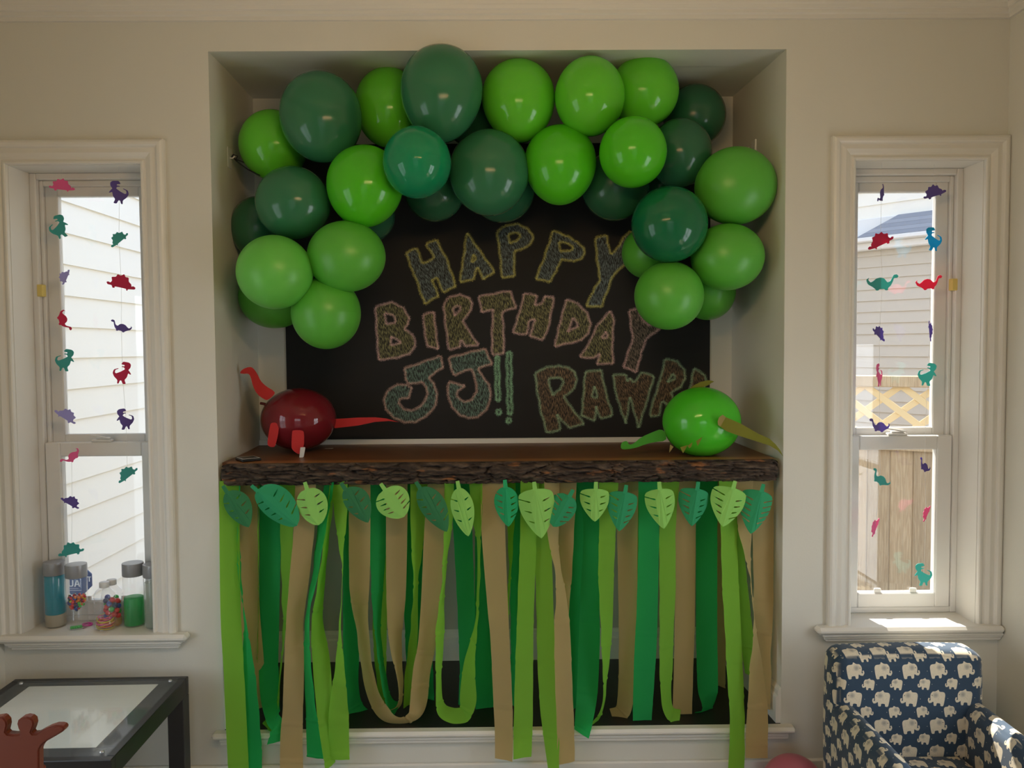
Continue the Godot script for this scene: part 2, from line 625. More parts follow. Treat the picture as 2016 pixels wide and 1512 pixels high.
func niche():
	var lo := 0.19
	var deep := -0.585
	# side walls: prisms whose inner faces are slightly skew
	for s in [0, 1]:
		var st := begin()
		var xf: float = [NL, NR][s]
		var xb: float = [NLB, NRB][s] + (([NLB, NRB][s] - xf) * 0.2)
		var out: float = [-0.13, 0.13][s]
		var mid := Vector3(xf + out / 2.0, 1.3, -0.35)
		var z0: float = [-0.157, -0.002][s]
		var c := [Vector3(xf - 0.0004, 0, z0), Vector3(xb, 0, deep), Vector3(xb + out, 0, deep), Vector3(xf + out, 0, z0)]
		for i in 4:
			var a: Vector3 = c[i]
			var b: Vector3 = c[(i + 1) % 4]
			quad_out(st, a + Vector3(0, lo, 0), b + Vector3(0, lo, 0), b + Vector3(0, NT + 0.1, 0), a + Vector3(0, NT + 0.1, 0), mid)
		struct(["wall_niche_left", "wall_niche_right"][s], done(st), mats.wall_paint, ["left side wall of the niche", "right side wall of the niche"][s])
	var st := begin()
	box(st, Vector3(NL - 0.1, SHELF - 0.05, deep - 0.05), Vector3(NR + 0.1, NT + 0.1, ND))
	struct("wall_niche_back", done(st), mats.wall_paint, "tan lit back wall of the niche around the blackboard")
	struct("wall_niche_lower", boxmesh(Vector3(NL - 0.1, lo, deep - 0.05), Vector3(NR + 0.1, SHELF - 0.05, deep)), mats.shaded_wall_paint, "shaded lower back wall of the niche behind the streamers")
	struct("ceiling_niche", boxmesh(Vector3(NL - 0.1, NT, deep), Vector3(NR + 0.1, NT + 0.1, -0.158)), mats.wall_paint, "underside of the niche top")
	struct("floor_niche", boxmesh(Vector3(NL - 0.02, 0.19, deep - 0.02), Vector3(NR + 0.02, NB, -0.004), 0.0), mats.granite, "black stone hearth at the foot of the niche")
	# small baseboards inside, with a stepped top
	var prof := [Vector2(0, 0), Vector2(0, 0.016), Vector2(0.085, 0.016), Vector2(0.092, 0.01), Vector2(0.108, 0.01), Vector2(0.118, 0.004), Vector2(0.122, 0)]
	for d in [["baseboard_niche_back", Vector3(NLB, NB, deep), Vector3(NRB, NB, deep), Vector3(0, 0, 1)], ["baseboard_niche_left", Vector3(NLB - 0.002, NB, deep), Vector3(NL, NB, -0.006), Vector3(1, 0, 0)], ["baseboard_niche_right", Vector3(NRB - 0.006, NB, deep), Vector3(NR, NB, -0.006), Vector3(-1, 0, 0)]]:
		st = begin()
		var a: Vector3 = d[1]
		var b: Vector3 = d[2]
		moulding(st, [a, b], [Vector3.UP, Vector3.UP], prof, d[3])
		for e in [a, b]:
			for k in range(1, prof.size() - 1):
				tri(st, e, e + Vector3.UP * prof[k].x + d[3] * prof[k].y, e + Vector3.UP * prof[k + 1].x + d[3] * prof[k + 1].y)
		struct(d[0], done(st), mats.trim_paint, "white baseboard inside the niche")
	# the hearth's wooden sill and its small apron
	st = begin()
	box(st, Vector3(-0.966, 0.226, -0.006), Vector3(0.948, 0.247, 0.036), 0.008)
	var sill := struct("trim_2", done(st), mats.trim_paint, "white wooden sill under the niche opening")
	st = begin()
	box(st, Vector3(-0.945, 0.2, 0.0), Vector3(0.927, 0.226, 0.017), 0.004)
	box(st, Vector3(-0.945, 0.213, 0.0), Vector3(0.927, 0.2265, 0.024), 0.004)
	obj("apron", done(st), mats.trim_paint, sill)
	# the little plates on the side walls that hold the garland
	for s in [0, 1]:
		var at: Vector3 = [Vector3(-0.9173, 2.1508, -0.18), Vector3(0.8888, 2.189, -0.27)][s]
		at.x = [NL - 0.0025, NR - 0.0188][s]
		var plate := thing("wall_plate", ["small white plate on the niche's left wall holding the black garland cord", "small white plate on the niche's right wall above the satin balloon"][s], "wall plate", at)
		var sx: float = [1.0, -1.0][s]
		obj("plate", boxmesh(Vector3(-0.004, -0.035, -0.022), Vector3(0.004, 0.035, 0.022), 0.002), mats.white_plastic, plate)
		st = begin(true)
		tube(st, [Vector3(0, 0, 0.0), Vector3(sx * 0.014, 0.0, 0.0), Vector3(sx * 0.02, 0.006, 0.0), Vector3(sx * 0.02, 0.012, 0.0)], 0.003)
		obj("hook", done(st), mats.white_plastic, plate)
		if s == 0:
			st = begin(true)
			var k := Vector3(0.018, -0.002, 0)
			tube(st, [k, k + Vector3(0.03, -0.012, 0), k + Vector3(0.07, -0.035, 0.005), k + Vector3(0.1, -0.055, 0.0)], 0.0022)
			tube(st, [k, k + Vector3(0.012, -0.012, 0.004), k + Vector3(0.05, -0.04, 0.01), k + Vector3(0.09, -0.06, 0.01)], 0.0022)
			tube(st, [k + Vector3(-0.008, 0.004, 0), k + Vector3(0.0, 0.012, 0.008), k + Vector3(0.012, 0.008, 0), k + Vector3(0.004, -0.004, 0)], 0.0026)
			obj("cord", done(st), mats.black_plastic, plate)


# ------------------------------------------------------------------ windows
func ring(st: SurfaceTool, x0: float, x1: float, y0: float, y1: float, side: float, top: float, bottom: float, z0: float, z1: float, r := 0.003):
	box(st, Vector3(x0, y0, z0), Vector3(x0 + side, y1, z1), r)
	box(st, Vector3(x1 - side, y0, z0), Vector3(x1, y1, z1), r)
	box(st, Vector3(x0 + side, y1 - top, z0), Vector3(x1 - side, y1, z1), r)
	box(st, Vector3(x0 + side, y0, z0), Vector3(x1 - side, y0 + bottom, z1), r)


func window_unit(n: int, x0: float, x1: float):
	var w := Node3D.new()
	w.name = "window_%d" % n
	w.set_meta("kind", "structure")
	w.set_meta("label", ["tall narrow double-hung window left of the niche", "tall narrow double-hung window right of the niche"][n - 1])
	add_child(w)
	var y0 := 0.577
	var y1 := 2.09
	# casing with mitred corners
	var prof := [Vector2(0, 0), Vector2(0, 0.013), Vector2(0.003, 0.016), Vector2(0.008, 0.016), Vector2(0.011, 0.011), Vector2(0.016, 0.010), Vector2(0.022, 0.014), Vector2(0.034, 0.019), Vector2(0.046, 0.016), Vector2(0.05, 0.016), Vector2(0.053, 0.021), Vector2(0.058, 0.024), Vector2(0.066, 0.024), Vector2(0.072, 0.021), Vector2(0.076, 0.016), Vector2(0.076, 0)]
	var corners := [Vector3(x0, y0, 0), Vector3(x0, y1, 0), Vector3(x1, y1, 0), Vector3(x1, y0, 0)]
	var outs := [Vector3(-1, 0, 0), Vector3(-1, 1, 0), Vector3(1, 1, 0), Vector3(1, 0, 0)]
	for i in 3:
		var st := begin()
		moulding(st, [corners[i], corners[i + 1]], [outs[i], outs[i + 1]], prof, Vector3(0, 0, 1))
		obj("casing", done(st), mats.trim_paint, w)
	# jambs line the opening
	var st := begin()
	for b in [[x0 - 0.012, x0 + 0.0015, y0, y1], [x1 - 0.0015, x1 + 0.012, y0, y1], [x0 - 0.012, x1 + 0.012, y1 - 0.0015, y1 + 0.012]]:
		box(st, Vector3(b[0], b[2], -0.165), Vector3(b[1] + 0.0, b[3], 0.0))
	obj("jamb", done(st), mats.trim_paint, w)
	# stool and apron
	var lo := maxf(x0 - 0.118, XL)
	var hi := minf(x1 + 0.118, XR)
	st = begin()
	box(st, Vector3(x0 - 0.01, 0.55, -0.15), Vector3(x1 + 0.01, y0, 0.002))
	box(st, Vector3(lo, 0.556, 0.0), Vector3(hi, 0.58, 0.046), 0.009)
	obj("stool", done(st), mats.trim_paint, w)
	st = begin()
	box(st, Vector3(lo + 0.02, 0.546, 0.0), Vector3(hi - 0.02 if hi < XR else hi, 0.557, 0.036), 0.004)
	box(st, Vector3(lo + 0.028, 0.538, 0.0), Vector3(hi - 0.028 if hi < XR else hi, 0.549, 0.03), 0.004)
	box(st, Vector3(lo + 0.034, 0.527, 0.0), Vector3(hi - 0.034 if hi < XR else hi, 0.541, 0.022), 0.004)
	obj("apron", done(st), mats.trim_paint, w)
	# vinyl frame, a stepped ring
	st = begin()
	ring(st, x0, x1, y0, y1, 0.022, 0.022, 0.022, -0.175, -0.112)
	ring(st, x0 + 0.022, x1 - 0.022, y0 + 0.022, y1 - 0.022, 0.013, 0.02, 0.0, -0.175, -0.13)
	obj("frame", done(st), mats.vinyl, w)
	# upper sash (set back) and lower sash (in front)
	var up := begin()
	ring(up, x0 + 0.034, x1 - 0.034, 1.186, y1 - 0.04, 0.043, 0.034, 0.028, -0.168, -0.142)
	var us := obj("upper_sash", done(up), mats.vinyl, w)
	obj("pane", boxmesh(Vector3(x0 + 0.075, 1.212, -0.157), Vector3(x1 - 0.075, y1 - 0.072, -0.153)), mats.window_glass, us)
	var low := begin()
	ring(low, x0 + 0.026, x1 - 0.026, 0.598, 1.189, 0.05, 0.047, 0.048, -0.14, -0.108)
	var ls := obj("lower_sash", done(low), mats.vinyl, w)
	obj("pane", boxmesh(Vector3(x0 + 0.074, 0.644, -0.126), Vector3(x1 - 0.074, 1.144, -0.122)), mats.window_glass, ls)
	# inner glazing bead of the lower sash
	st = begin()
	ring(st, x0 + 0.072, x1 - 0.072, 0.642, 1.146, 0.006, 0.005, 0.006, -0.138, -0.114, 0.001)
	obj("glazing_bead", done(st), mats.vinyl, ls)
	# sash lock on the meeting rail
	var mx := (x0 + x1) / 2.0
	st = begin()
	box(st, Vector3(mx - 0.034, 1.189, -0.136), Vector3(mx + 0.034, 1.198, -0.112), 0.003)
	box(st, Vector3(mx - 0.02, 1.198, -0.132), Vector3(mx + 0.026, 1.205, -0.116), 0.003)
	tube(st, [Vector3(mx - 0.036, 1.212, -0.118), Vector3(mx - 0.01, 1.209, -0.112), Vector3(mx + 0.03, 1.201, -0.114)], 0.003)
	obj("sash_lock", done(st), mats.vinyl, ls)
	var tag_x := x0 + 0.026 if n == 1 else x1 - 0.026
	var tg := obj("yellow_tag", boxmesh(Vector3(tag_x - 0.01, 1.68, -0.131), Vector3(tag_x + 0.01, 1.72, -0.109), 0.002), mats.yellow_tag, w)
	tg.set_meta("label", "small yellow tag on the window frame")
	# finger tabs on the lower sash's bottom rail
	for k in [0.28, 0.72]:
		var tx := lerpf(x0 + 0.07, x1 - 0.07, k)
		obj("vent_tab", boxmesh(Vector3(tx - 0.012, 0.646, -0.121), Vector3(tx + 0.012, 0.662, -0.114), 0.002), mats.vinyl, ls)


# ------------------------------------------------------------------ outdoors
func siding(called: String, label: String, xf: Transform3D, x0: float, x1: float, y0: float, y1: float, step: float, m: Material) -> Node3D:
	var h := thing(called, label, "house wall")
	h.transform = xf
	var st := begin()
	var c := Vector3((x0 + x1) / 2.0, step / 2.0, -0.01)
	var e := [Vector3(x0, -0.008, 0.014), Vector3(x1, -0.008, 0.014), Vector3(x1, step, 0.002), Vector3(x0, step, 0.002)]
	quad_out(st, e[0], e[1], e[2], e[3], c)
	quad_out(st, e[0], e[1], Vector3(x1, -0.008, -0.02), Vector3(x0, -0.008, -0.02), c)
	quad_out(st, e[3], e[2], Vector3(x1, step, -0.02), Vector3(x0, step, -0.02), c)
	quad_out(st, e[0], e[3], Vector3(x0, step, -0.02), Vector3(x0, -0.008, -0.02), c)
	quad_out(st, e[1], e[2], Vector3(x1, step, -0.02), Vector3(x1, -0.008, -0.02), c)
	quad_out(st, Vector3(x0, -0.008, -0.02), Vector3(x1, -0.008, -0.02), Vector3(x1, step, -0.02), Vector3(x0, step, -0.02), c)
	var board := done(st)
	var y := y0
	while y < y1 - 0.01:
		var b := obj("siding_board", board, m, h)
		b.position.y = y
		y += step
	return h


func outdoors():
	var ground := obj("ground", boxmesh(Vector3(-14, -0.6, -16), Vector3(14, -0.45, -0.2)), mats.ground_concrete)
	ground.set_meta("kind", "structure")
	ground.set_meta("label", "pale ground outside between the houses")
	var left_house := siding("neighbour_wall", "pale lap-sided house wall close outside the left window", Transform3D(Basis(Vector3.UP, PI / 2.0), Vector3(-2.11, 0, 0)), 0.45, 9.0, -0.48, 3.8, 0.15, mats.siding_white)
	var storey := obj("unseen_upper_storey", boxmesh(Vector3(0.45, 3.82, -0.3), Vector3(9.0, 9.0, 0.012)), mats.siding_white, left_house)  # out of view, its height chosen to keep sun off the left window
	# the house beyond the fence stands askew
	var dir := Vector3(0.65, 0, 0.76)
	var skew := Basis(dir, Vector3.UP, dir.cross(Vector3.UP)).orthonormalized()
	var base: Vector3 = Vector3(3.4637, 1.4763, -4.5)
	base.y = 0
	var house := siding("neighbour_house", "taupe lap-sided house with a small shingled roof seen through the right window", Transform3D(skew, base), -5.0, 5.0, -0.4, 2.36, 0.1, mats.siding_taupe)
	var st := begin()
	box(st, Vector3(-5, 2.34, 0.01), Vector3(5, 2.41, 0.1), 0.01)
	box(st, Vector3(-5, 2.405, 0.03), Vector3(5, 2.45, 0.17), 0.01)
	obj("fascia", done(st), mats.outdoor_white, house)
	# courses of shingles on the steep little roof, cut off obliquely on the left
	for k in 5:
		var yy := 2.45 + k * 0.037
		var zz := 0.16 - k * 0.035
		var left := -0.3 + k * 0.058
		st = begin()
		var c := Vector3(2, yy - 0.1, zz - 0.2)
		quad_out(st, Vector3(left, yy, zz + 0.006), Vector3(5, yy, zz + 0.006), Vector3(5, yy + 0.041, zz - 0.035), Vector3(left + 0.06, yy + 0.041, zz - 0.035), c)
		quad_out(st, Vector3(left, yy, zz + 0.006), Vector3(5, yy, zz + 0.006), Vector3(5, yy - 0.006, zz - 0.012), Vector3(left, yy - 0.006, zz - 0.012), c + Vector3.UP)
		quad_out(st, Vector3(left, yy - 0.006, zz - 0.012), Vector3(5, yy - 0.006, zz - 0.012), Vector3(5, yy + 0.035, zz - 0.045), Vector3(left + 0.06, yy + 0.035, zz - 0.045), Vector3(2, yy + 1, zz + 1))
		obj("shingle_course", done(st), [mats.shingle, mats.shingle_worn][k % 2], house)
	obj("gable_board", boxmesh(Vector3(-5, 2.42, -0.1), Vector3(5, 2.64, -0.045), 0.004), mats.outdoor_white, house)
	for k in 14:
		var b := obj("siding_board", (house.get_child(0) as MeshInstance3D).mesh, mats.siding_white, house)
		b.position = Vector3(0, 2.645 + k * 0.125, -0.075)
		b.scale = Vector3(1, 1.25, 1)
	# fence with a lattice top
	var fence := thing("wooden_fence", "cedar board fence with a diagonal lattice top outside the right window", "fence")
	var fp: Vector3 = Vector3(2.4341, 1.4833, -2.385)
	fp.y = 0
	var run := Vector3(cos(deg_to_rad(30.0)), 0, sin(deg_to_rad(30.0)))
	fence.transform = Transform3D(Basis(run, Vector3.UP, run.cross(Vector3.UP)), fp)
	for k in range(-16, 11):
		var x := k * 0.131 + 0.04
		var b := obj("board", boxmesh(Vector3(x - 0.0654, -0.45, -0.01), Vector3(x + 0.0654, 0.9, 0.01), 0.006), mats["cedar_%d" % ((k * 7 + 140) % 4)], fence)
		b.position.z = 0.004 * ((k * 5 + 60) % 3)
	for d in [[0.84, 0.9, 0.012, 0.04], [1.235, 1.305, -0.025, 0.05], [0.9, 0.935, -0.045, 0.055]]:
		obj("rail", boxmesh(Vector3(-2.1, d[0], d[2]), Vector3(1.4, d[1], d[3]), 0.005), mats.cedar_2, fence)
	for s in [-1.0, 1.0]:
		for k in range(-10, 7):
			var slat := begin()
			var at := Vector3(k * 0.206 + 0.03, 1.08, 0.005 + s * 0.005)
			var turn := Transform3D(Basis(Vector3(0, 0, 1), s * deg_to_rad(51.5)), at)
			box(slat, Vector3(-0.02, -0.29, -0.0045), Vector3(0.02, 0.29, 0.0045), 0.001, turn)
			obj("lattice_slat", done(slat), mats.lattice_pine, fence)
	# octagonal yard sign outside the left window
	var at: Vector3 = Vector3(-1.5817, 0.6535, -0.34)
	var sign_ := thing("yard_sign", "dark blue octagonal sign with white letters outside the left window", "sign", at)
	var oct := PackedVector2Array()
	for k in 8:
		var a := TAU * (k + 0.5) / 8.0
		oct.append(Vector2(cos(a), sin(a)) * 0.058)
	obj("board", slab_mesh(oct, -0.003, 0.003), mats.sign_blue, sign_)
	obj("post", boxmesh(Vector3(-0.008, -1.15, -0.012), Vector3(0.008, 0.0, -0.003), 0.001), mats.steel, sign_)
	for d in [["UA", -0.011, -0.012, 0.034], ["T", 0.046, 0.004, 0.026]]:
		var tm := TextMesh.new()
		tm.text = d[0]
		var font := SystemFont.new()
		font.font_names = PackedStringArray(["Droid Sans"])
		font.font_weight = 700
		tm.font = font
		tm.font_size = 32
		tm.pixel_size = d[3] / 32.0
		tm.depth = 0.001
		var o := obj("lettering", tm, mats.sign_white, sign_)
		o.position = Vector3(d[1], d[2], 0.0036)
	st = begin()
	for k in 2:
		box(st, Vector3(-0.03, -0.031 - k * 0.007, 0.003), Vector3(0.006 + k * 0.01, -0.0295 - k * 0.007, 0.0036))
	obj("small_print", done(st), mats.sign_white, sign_)


func ceiling_lamp():
	var lamp := thing("ceiling_lamp", "bar lamp with four warm bulbs hanging from the ceiling in the room", "lamp", Vector3(0.03, 2.1, 1.5))
	var st := begin()
	box(st, Vector3(-0.32, 0.05, -0.02), Vector3(0.32, 0.08, 0.02), 0.005)
	obj("bar", done(st), mats.steel, lamp)
	st = begin(true)
	tube(st, [Vector3(0, 0.08, 0), Vector3(0, CEIL - 2.1, 0)], 0.008)
	obj("stem", done(st), mats.steel, lamp)
	var glow := mat("bulb_glow", Color(1, 0.8, 0.55), 0.3)
	glow.emission_enabled = true
	glow.emission = Color(1.0, 0.72, 0.4)
	glow.emission_energy_multiplier = 22.0
	for k in 4:
		var x := -0.24 + 0.16 * k
		st = begin(true)
		var prof := []
		for i in 9:
			var a := -PI / 2 + PI * i / 8.0
			prof.append(Vector2(0.02 * cos(a), 0.022 * sin(a)))
		lathe(st, prof, 16, Transform3D(Basis(), Vector3(x, 0.015, 0)))
		obj("bulb", done(st), glow, lamp)
		st = begin(true)
		lathe(st, [Vector2(0.012, 0.034), Vector2(0.012, 0.052)], 16, Transform3D(Basis(), Vector3(x, 0, 0)))
		obj("socket", done(st), mats.steel, lamp)
		var l := OmniLight3D.new()
		l.name = "bulb_light"
		l.light_color = Color(1.0, 0.83, 0.6)
		l.light_energy = BULB_ENERGY
		l.light_size = 0.015
		l.omni_range = 12.0
		l.omni_attenuation = 2.0
		l.shadow_enabled = true
		l.position = Vector3(x, 0.015, 0)
		lamp.add_child(l)


# ------------------------------------------------------------------ chalkboard
const BX0 := -0.8355
const BX1 := 0.788
const BY0 := 1.149
const BY1 := 2.27


func chalkboard():
	var wpx := 2048
	var scale := wpx / (BX1 - BX0)
	var hpx := int((BY1 - BY0) * scale)
	var im := Image.create(wpx, hpx, false, Image.FORMAT_RGB8)
	var n := FastNoiseLite.new()
	n.seed = 5
	n.frequency = 0.01
	n.fractal_octaves = 3
	var small := Image.create(256, 141, false, Image.FORMAT_RGB8)
	for y in 141:
		for x in 256:
			var v := 0.068 + 0.02 * n.get_noise_2d(x * 2.2, y * 2.2) + 0.02 * absf(n.get_noise_2d(x * 0.6 + y * 2.0, y * 6.0 + 90.0))
			small.set_pixel(x, y, Color(v, v * 0.96, v * 0.94))
	small.resize(wpx, hpx, Image.INTERPOLATE_CUBIC)
	im.copy_from(small)
	var chalk := {
		"slate": Color(0.66, 0.75, 0.75), "yellow": Color(0.9, 0.86, 0.44), "olive": Color(0.8, 0.78, 0.5), "pink": Color(0.93, 0.75, 0.74), "brown": Color(0.74, 0.65, 0.56),
		"teal": Color(0.6, 0.78, 0.69), "salmon": Color(0.9, 0.71, 0.65), "mint": Color(0.63, 0.86, 0.67), "rust": Color(0.75, 0.6, 0.44), "sage": Color(0.68, 0.83, 0.66),
	}
	var letters := [
		["H", "slate", "yellow", [-0.3734, 1.8585, -0.3357, 1.8794, -0.3245, 1.8615, -0.3103, 1.8208, -0.2661, 1.84, -0.2756, 1.8612, -0.2964, 1.8937, -0.2571, 1.9097, -0.2172, 1.8348, -0.184, 1.7322, -0.2333, 1.7098, -0.2413, 1.7245, -0.2539, 1.7668, -0.2785, 1.7572, -0.2641, 1.7311, -0.2498, 1.6968, -0.3041, 1.6662, -0.3324, 1.7511, -0.3451, 1.7837], []],
		["A", "slate", "yellow", [-0.1395, 1.9349, -0.0364, 1.7882, -0.0791, 1.7576, -0.1016, 1.8049, -0.1184, 1.7562, -0.1691, 1.75, -0.1587, 1.8085, -0.1464, 1.8993], [[-0.1175, 1.8537, -0.1062, 1.839, -0.1226, 1.8229]]],
		["P", "slate", "yellow", [-0.0254, 1.9374, 0.0025, 1.9583, 0.0483, 1.9693, 0.0873, 1.9529, 0.1116, 1.9269, 0.1131, 1.9107, 0.0967, 1.8881, 0.0737, 1.8752, 0.0394, 1.8641, 0.0407, 1.8267, 0.0387, 1.7682, -0.0088, 1.7653, -0.0131, 1.8336], [[0.017, 1.9274, 0.048, 1.9354, 0.0643, 1.9239, 0.0511, 1.9046, 0.0216, 1.8934]]],
		["P", "slate", "yellow", [0.1876, 1.941, 0.2397, 1.9213, 0.2756, 1.9, 0.305, 1.8771, 0.3098, 1.8543, 0.295, 1.8317, 0.259, 1.827, 0.2181, 1.8338, 0.2016, 1.7932, 0.1752, 1.7462, 0.1202, 1.7596, 0.1511, 1.8326], [[0.2102, 1.8987, 0.2396, 1.8937, 0.2657, 1.8789, 0.2559, 1.8644, 0.2133, 1.863]]],
		["Y", "slate", "yellow", [0.3492, 1.9125, 0.3917, 1.9236, 0.3966, 1.8895, 0.4096, 1.8504, 0.4358, 1.8795, 0.4588, 1.9183, 0.485, 1.9376, 0.5013, 1.8889, 0.4587, 1.8111, 0.416, 1.7691, 0.3715, 1.6502, 0.3125, 1.6555, 0.3372, 1.7044, 0.3669, 1.7563, 0.3555, 1.8248], []],
		["B", "olive", "pink", [-0.4919, 1.6557, -0.4339, 1.6754, -0.3881, 1.655, -0.3626, 1.6145, -0.3688, 1.5857, -0.3834, 1.5743, -0.3491, 1.5452, -0.3409, 1.5104, -0.3615, 1.4788, -0.408, 1.4617, -0.4833, 1.4548, -0.4878, 1.5404], [[-0.4576, 1.6324, -0.4231, 1.6235, -0.4148, 1.5975, -0.4525, 1.5892], [-0.4358, 1.5429, -0.3956, 1.5224, -0.4334, 1.5082]]],
		["I", "olive", "pink", [-0.3106, 1.6256, -0.27, 1.6369, -0.2622, 1.5619, -0.2543, 1.4925, -0.2975, 1.5072, -0.3055, 1.5679], []],
		["R", "olive", "pink", [-0.2322, 1.6597, -0.2146, 1.6883, -0.174, 1.7024, -0.1338, 1.6907, -0.1207, 1.6676, -0.1285, 1.6388, -0.1606, 1.6016, -0.1436, 1.5726, -0.0996, 1.5087, -0.15, 1.5033, -0.1671, 1.5294, -0.1703, 1.5005, -0.2138, 1.4922, -0.2244, 1.5789], [[-0.1977, 1.6479, -0.1745, 1.6593, -0.1659, 1.6477, -0.1893, 1.6191]]],
		["T", "olive", "pink", [-0.0977, 1.6942, 0.0219, 1.7146, 0.046, 1.6508, -0.0081, 1.6348, -0.0038, 1.5661, -0.0022, 1.4743, -0.0472, 1.4714, -0.0482, 1.5501, -0.0425, 1.6449, -0.0868, 1.6321], []],
		["H", "olive", "pink", [0.0749, 1.7037, 0.124, 1.6976, 0.118, 1.6573, 0.1469, 1.6686, 0.1529, 1.6945, 0.1904, 1.6885, 0.1696, 1.5819, 0.1491, 1.5272, 0.097, 1.5391, 0.1088, 1.5824, 0.1176, 1.6054, 0.0945, 1.5998, 0.0854, 1.5479, 0.0334, 1.554, 0.0482, 1.6059, 0.063, 1.6519], []],
		["D", "olive", "pink", [0.2367, 1.6796, 0.2742, 1.6678, 0.3147, 1.6329, 0.3319, 1.5866, 0.3202, 1.5462, 0.2911, 1.5233, 0.1924, 1.5008, 0.2043, 1.5586, 0.222, 1.6278], [[0.2624, 1.6102, 0.2826, 1.5812, 0.242, 1.5554]]],
		["A", "olive", "pink", [0.4045, 1.6352, 0.4189, 1.6033, 0.413, 1.5108, 0.4158, 1.4325, 0.3518, 1.433, 0.3665, 1.4706, 0.3374, 1.4563, 0.288, 1.4595, 0.3259, 1.5172, 0.3551, 1.5807], [[0.387, 1.5573, 0.3956, 1.537, 0.3724, 1.5314]]],
		["Y", "brown", "pink", [0.477, 1.6347, 0.5117, 1.6431, 0.5321, 1.5968, 0.5582, 1.5792, 0.5814, 1.6022, 0.6104, 1.5789, 0.5408, 1.5244, 0.5234, 1.4694, 0.5059, 1.3999, 0.4547, 1.4206, 0.4914, 1.5276], []],
		["J", "teal", "salmon", [-0.3858, 1.4201, -0.2474, 1.4683, -0.2348, 1.4256, -0.2927, 1.3865, -0.2716, 1.3634, -0.2606, 1.3172, -0.2693, 1.2744, -0.2993, 1.2416, -0.3391, 1.2155, -0.3853, 1.2126, -0.431, 1.2327, -0.4601, 1.2693, -0.4645, 1.3056, -0.446, 1.3384, -0.4162, 1.3579, -0.38, 1.3592, -0.3556, 1.3475, -0.3709, 1.3048, -0.4004, 1.3067, -0.4105, 1.2887, -0.3879, 1.2621, -0.3551, 1.2585, -0.3186, 1.2814, -0.2984, 1.3175, -0.3014, 1.3438, -0.3159, 1.3703, -0.3636, 1.3608, -0.3782, 1.374], []],
		["J", "teal", "salmon", [-0.213, 1.4615, -0.0765, 1.495, -0.0475, 1.4357, -0.1035, 1.4196, -0.084, 1.3883, -0.0581, 1.3486, -0.0551, 1.3123, -0.0687, 1.2662, -0.1019, 1.2334, -0.1382, 1.2271, -0.1776, 1.2406, -0.2068, 1.2772, -0.2195, 1.3234, -0.2157, 1.3679, -0.1534, 1.3542, -0.1832, 1.3298, -0.1867, 1.3166, -0.1606, 1.2917, -0.1309, 1.2964, -0.1076, 1.3292, -0.1089, 1.3621, -0.1281, 1.4182, -0.1957, 1.394, -0.2085, 1.4221], []],
		["!", "mint", "mint", [-0.0367, 1.4635, -0.0226, 1.465, -0.019, 1.2939, -0.0355, 1.294], []],
		[".", "mint", "mint", [-0.0358, 1.2527, -0.0242, 1.2619, -0.0134, 1.2509, -0.0228, 1.2377, -0.0343, 1.2428], []],
		["!", "mint", "mint", [0.0071, 1.4796, 0.0251, 1.4811, 0.0267, 1.2416, 0.0096, 1.2408], []],
		[".", "mint", "mint", [0.0028, 1.2193, 0.0141, 1.2285, 0.0239, 1.2192, 0.0149, 1.206, 0.0034, 1.2094], []],
		["R", "rust", "sage", [0.1164, 1.3984, 0.1549, 1.419, 0.2002, 1.4274, 0.242, 1.4218, 0.2698, 1.4042, 0.2767, 1.3693, 0.2626, 1.3345, 0.2241, 1.3068, 0.2484, 1.2752, 0.3041, 1.2012, 0.2445, 1.1876, 0.1993, 1.2405, 0.213, 1.1808, 0.1605, 1.169, 0.1365, 1.255, 0.123, 1.3355], [[0.1668, 1.3771, 0.2104, 1.382, 0.2261, 1.3662, 0.2137, 1.3383, 0.1822, 1.3124]]],
		["A", "rust", "sage", [0.3082, 1.4022, 0.3692, 1.4104, 0.3882, 1.3195, 0.4126, 1.2423, 0.4091, 1.2301, 0.3653, 1.2234, 0.3497, 1.2709, 0.3461, 1.2148, 0.2937, 1.2328, 0.3009, 1.3062], [[0.3429, 1.3478, 0.3568, 1.304, 0.3341, 1.306]]],
		["W", "rust", "sage", [0.4146, 1.3892, 0.4634, 1.3923, 0.4704, 1.3643, 0.4809, 1.3782, 0.4966, 1.3606, 0.528, 1.4005, 0.5734, 1.3827, 0.542, 1.2763, 0.514, 1.1854, 0.4808, 1.3048, 0.465, 1.2016, 0.4301, 1.3017], []],
		["R", "rust", "sage", [0.6153, 1.4487, 0.6572, 1.4431, 0.6887, 1.4115, 0.6958, 1.3766, 0.6749, 1.3383, 0.6399, 1.3228, 0.647, 1.2965, 0.6681, 1.2613, 0.6331, 1.2511, 0.6155, 1.2828, 0.605, 1.2864, 0.5911, 1.2304, 0.5578, 1.2307, 0.5665, 1.2762, 0.5979, 1.3738], [[0.6433, 1.3944, 0.6556, 1.3769, 0.6259, 1.3596]]],
		["R", "rust", "sage", [0.7271, 1.413, 0.7657, 1.39, 0.7763, 1.362, 0.7659, 1.3306, 0.738, 1.3098, 0.7591, 1.2676, 0.7311, 1.2608, 0.717, 1.289, 0.7101, 1.261, 0.6961, 1.2646, 0.7134, 1.345], []],
	]
	var r := RandomNumberGenerator.new()
	r.seed = 11
	var hatch := FastNoiseLite.new()
	hatch.seed = 2
	hatch.frequency = 0.16
	var index := 0
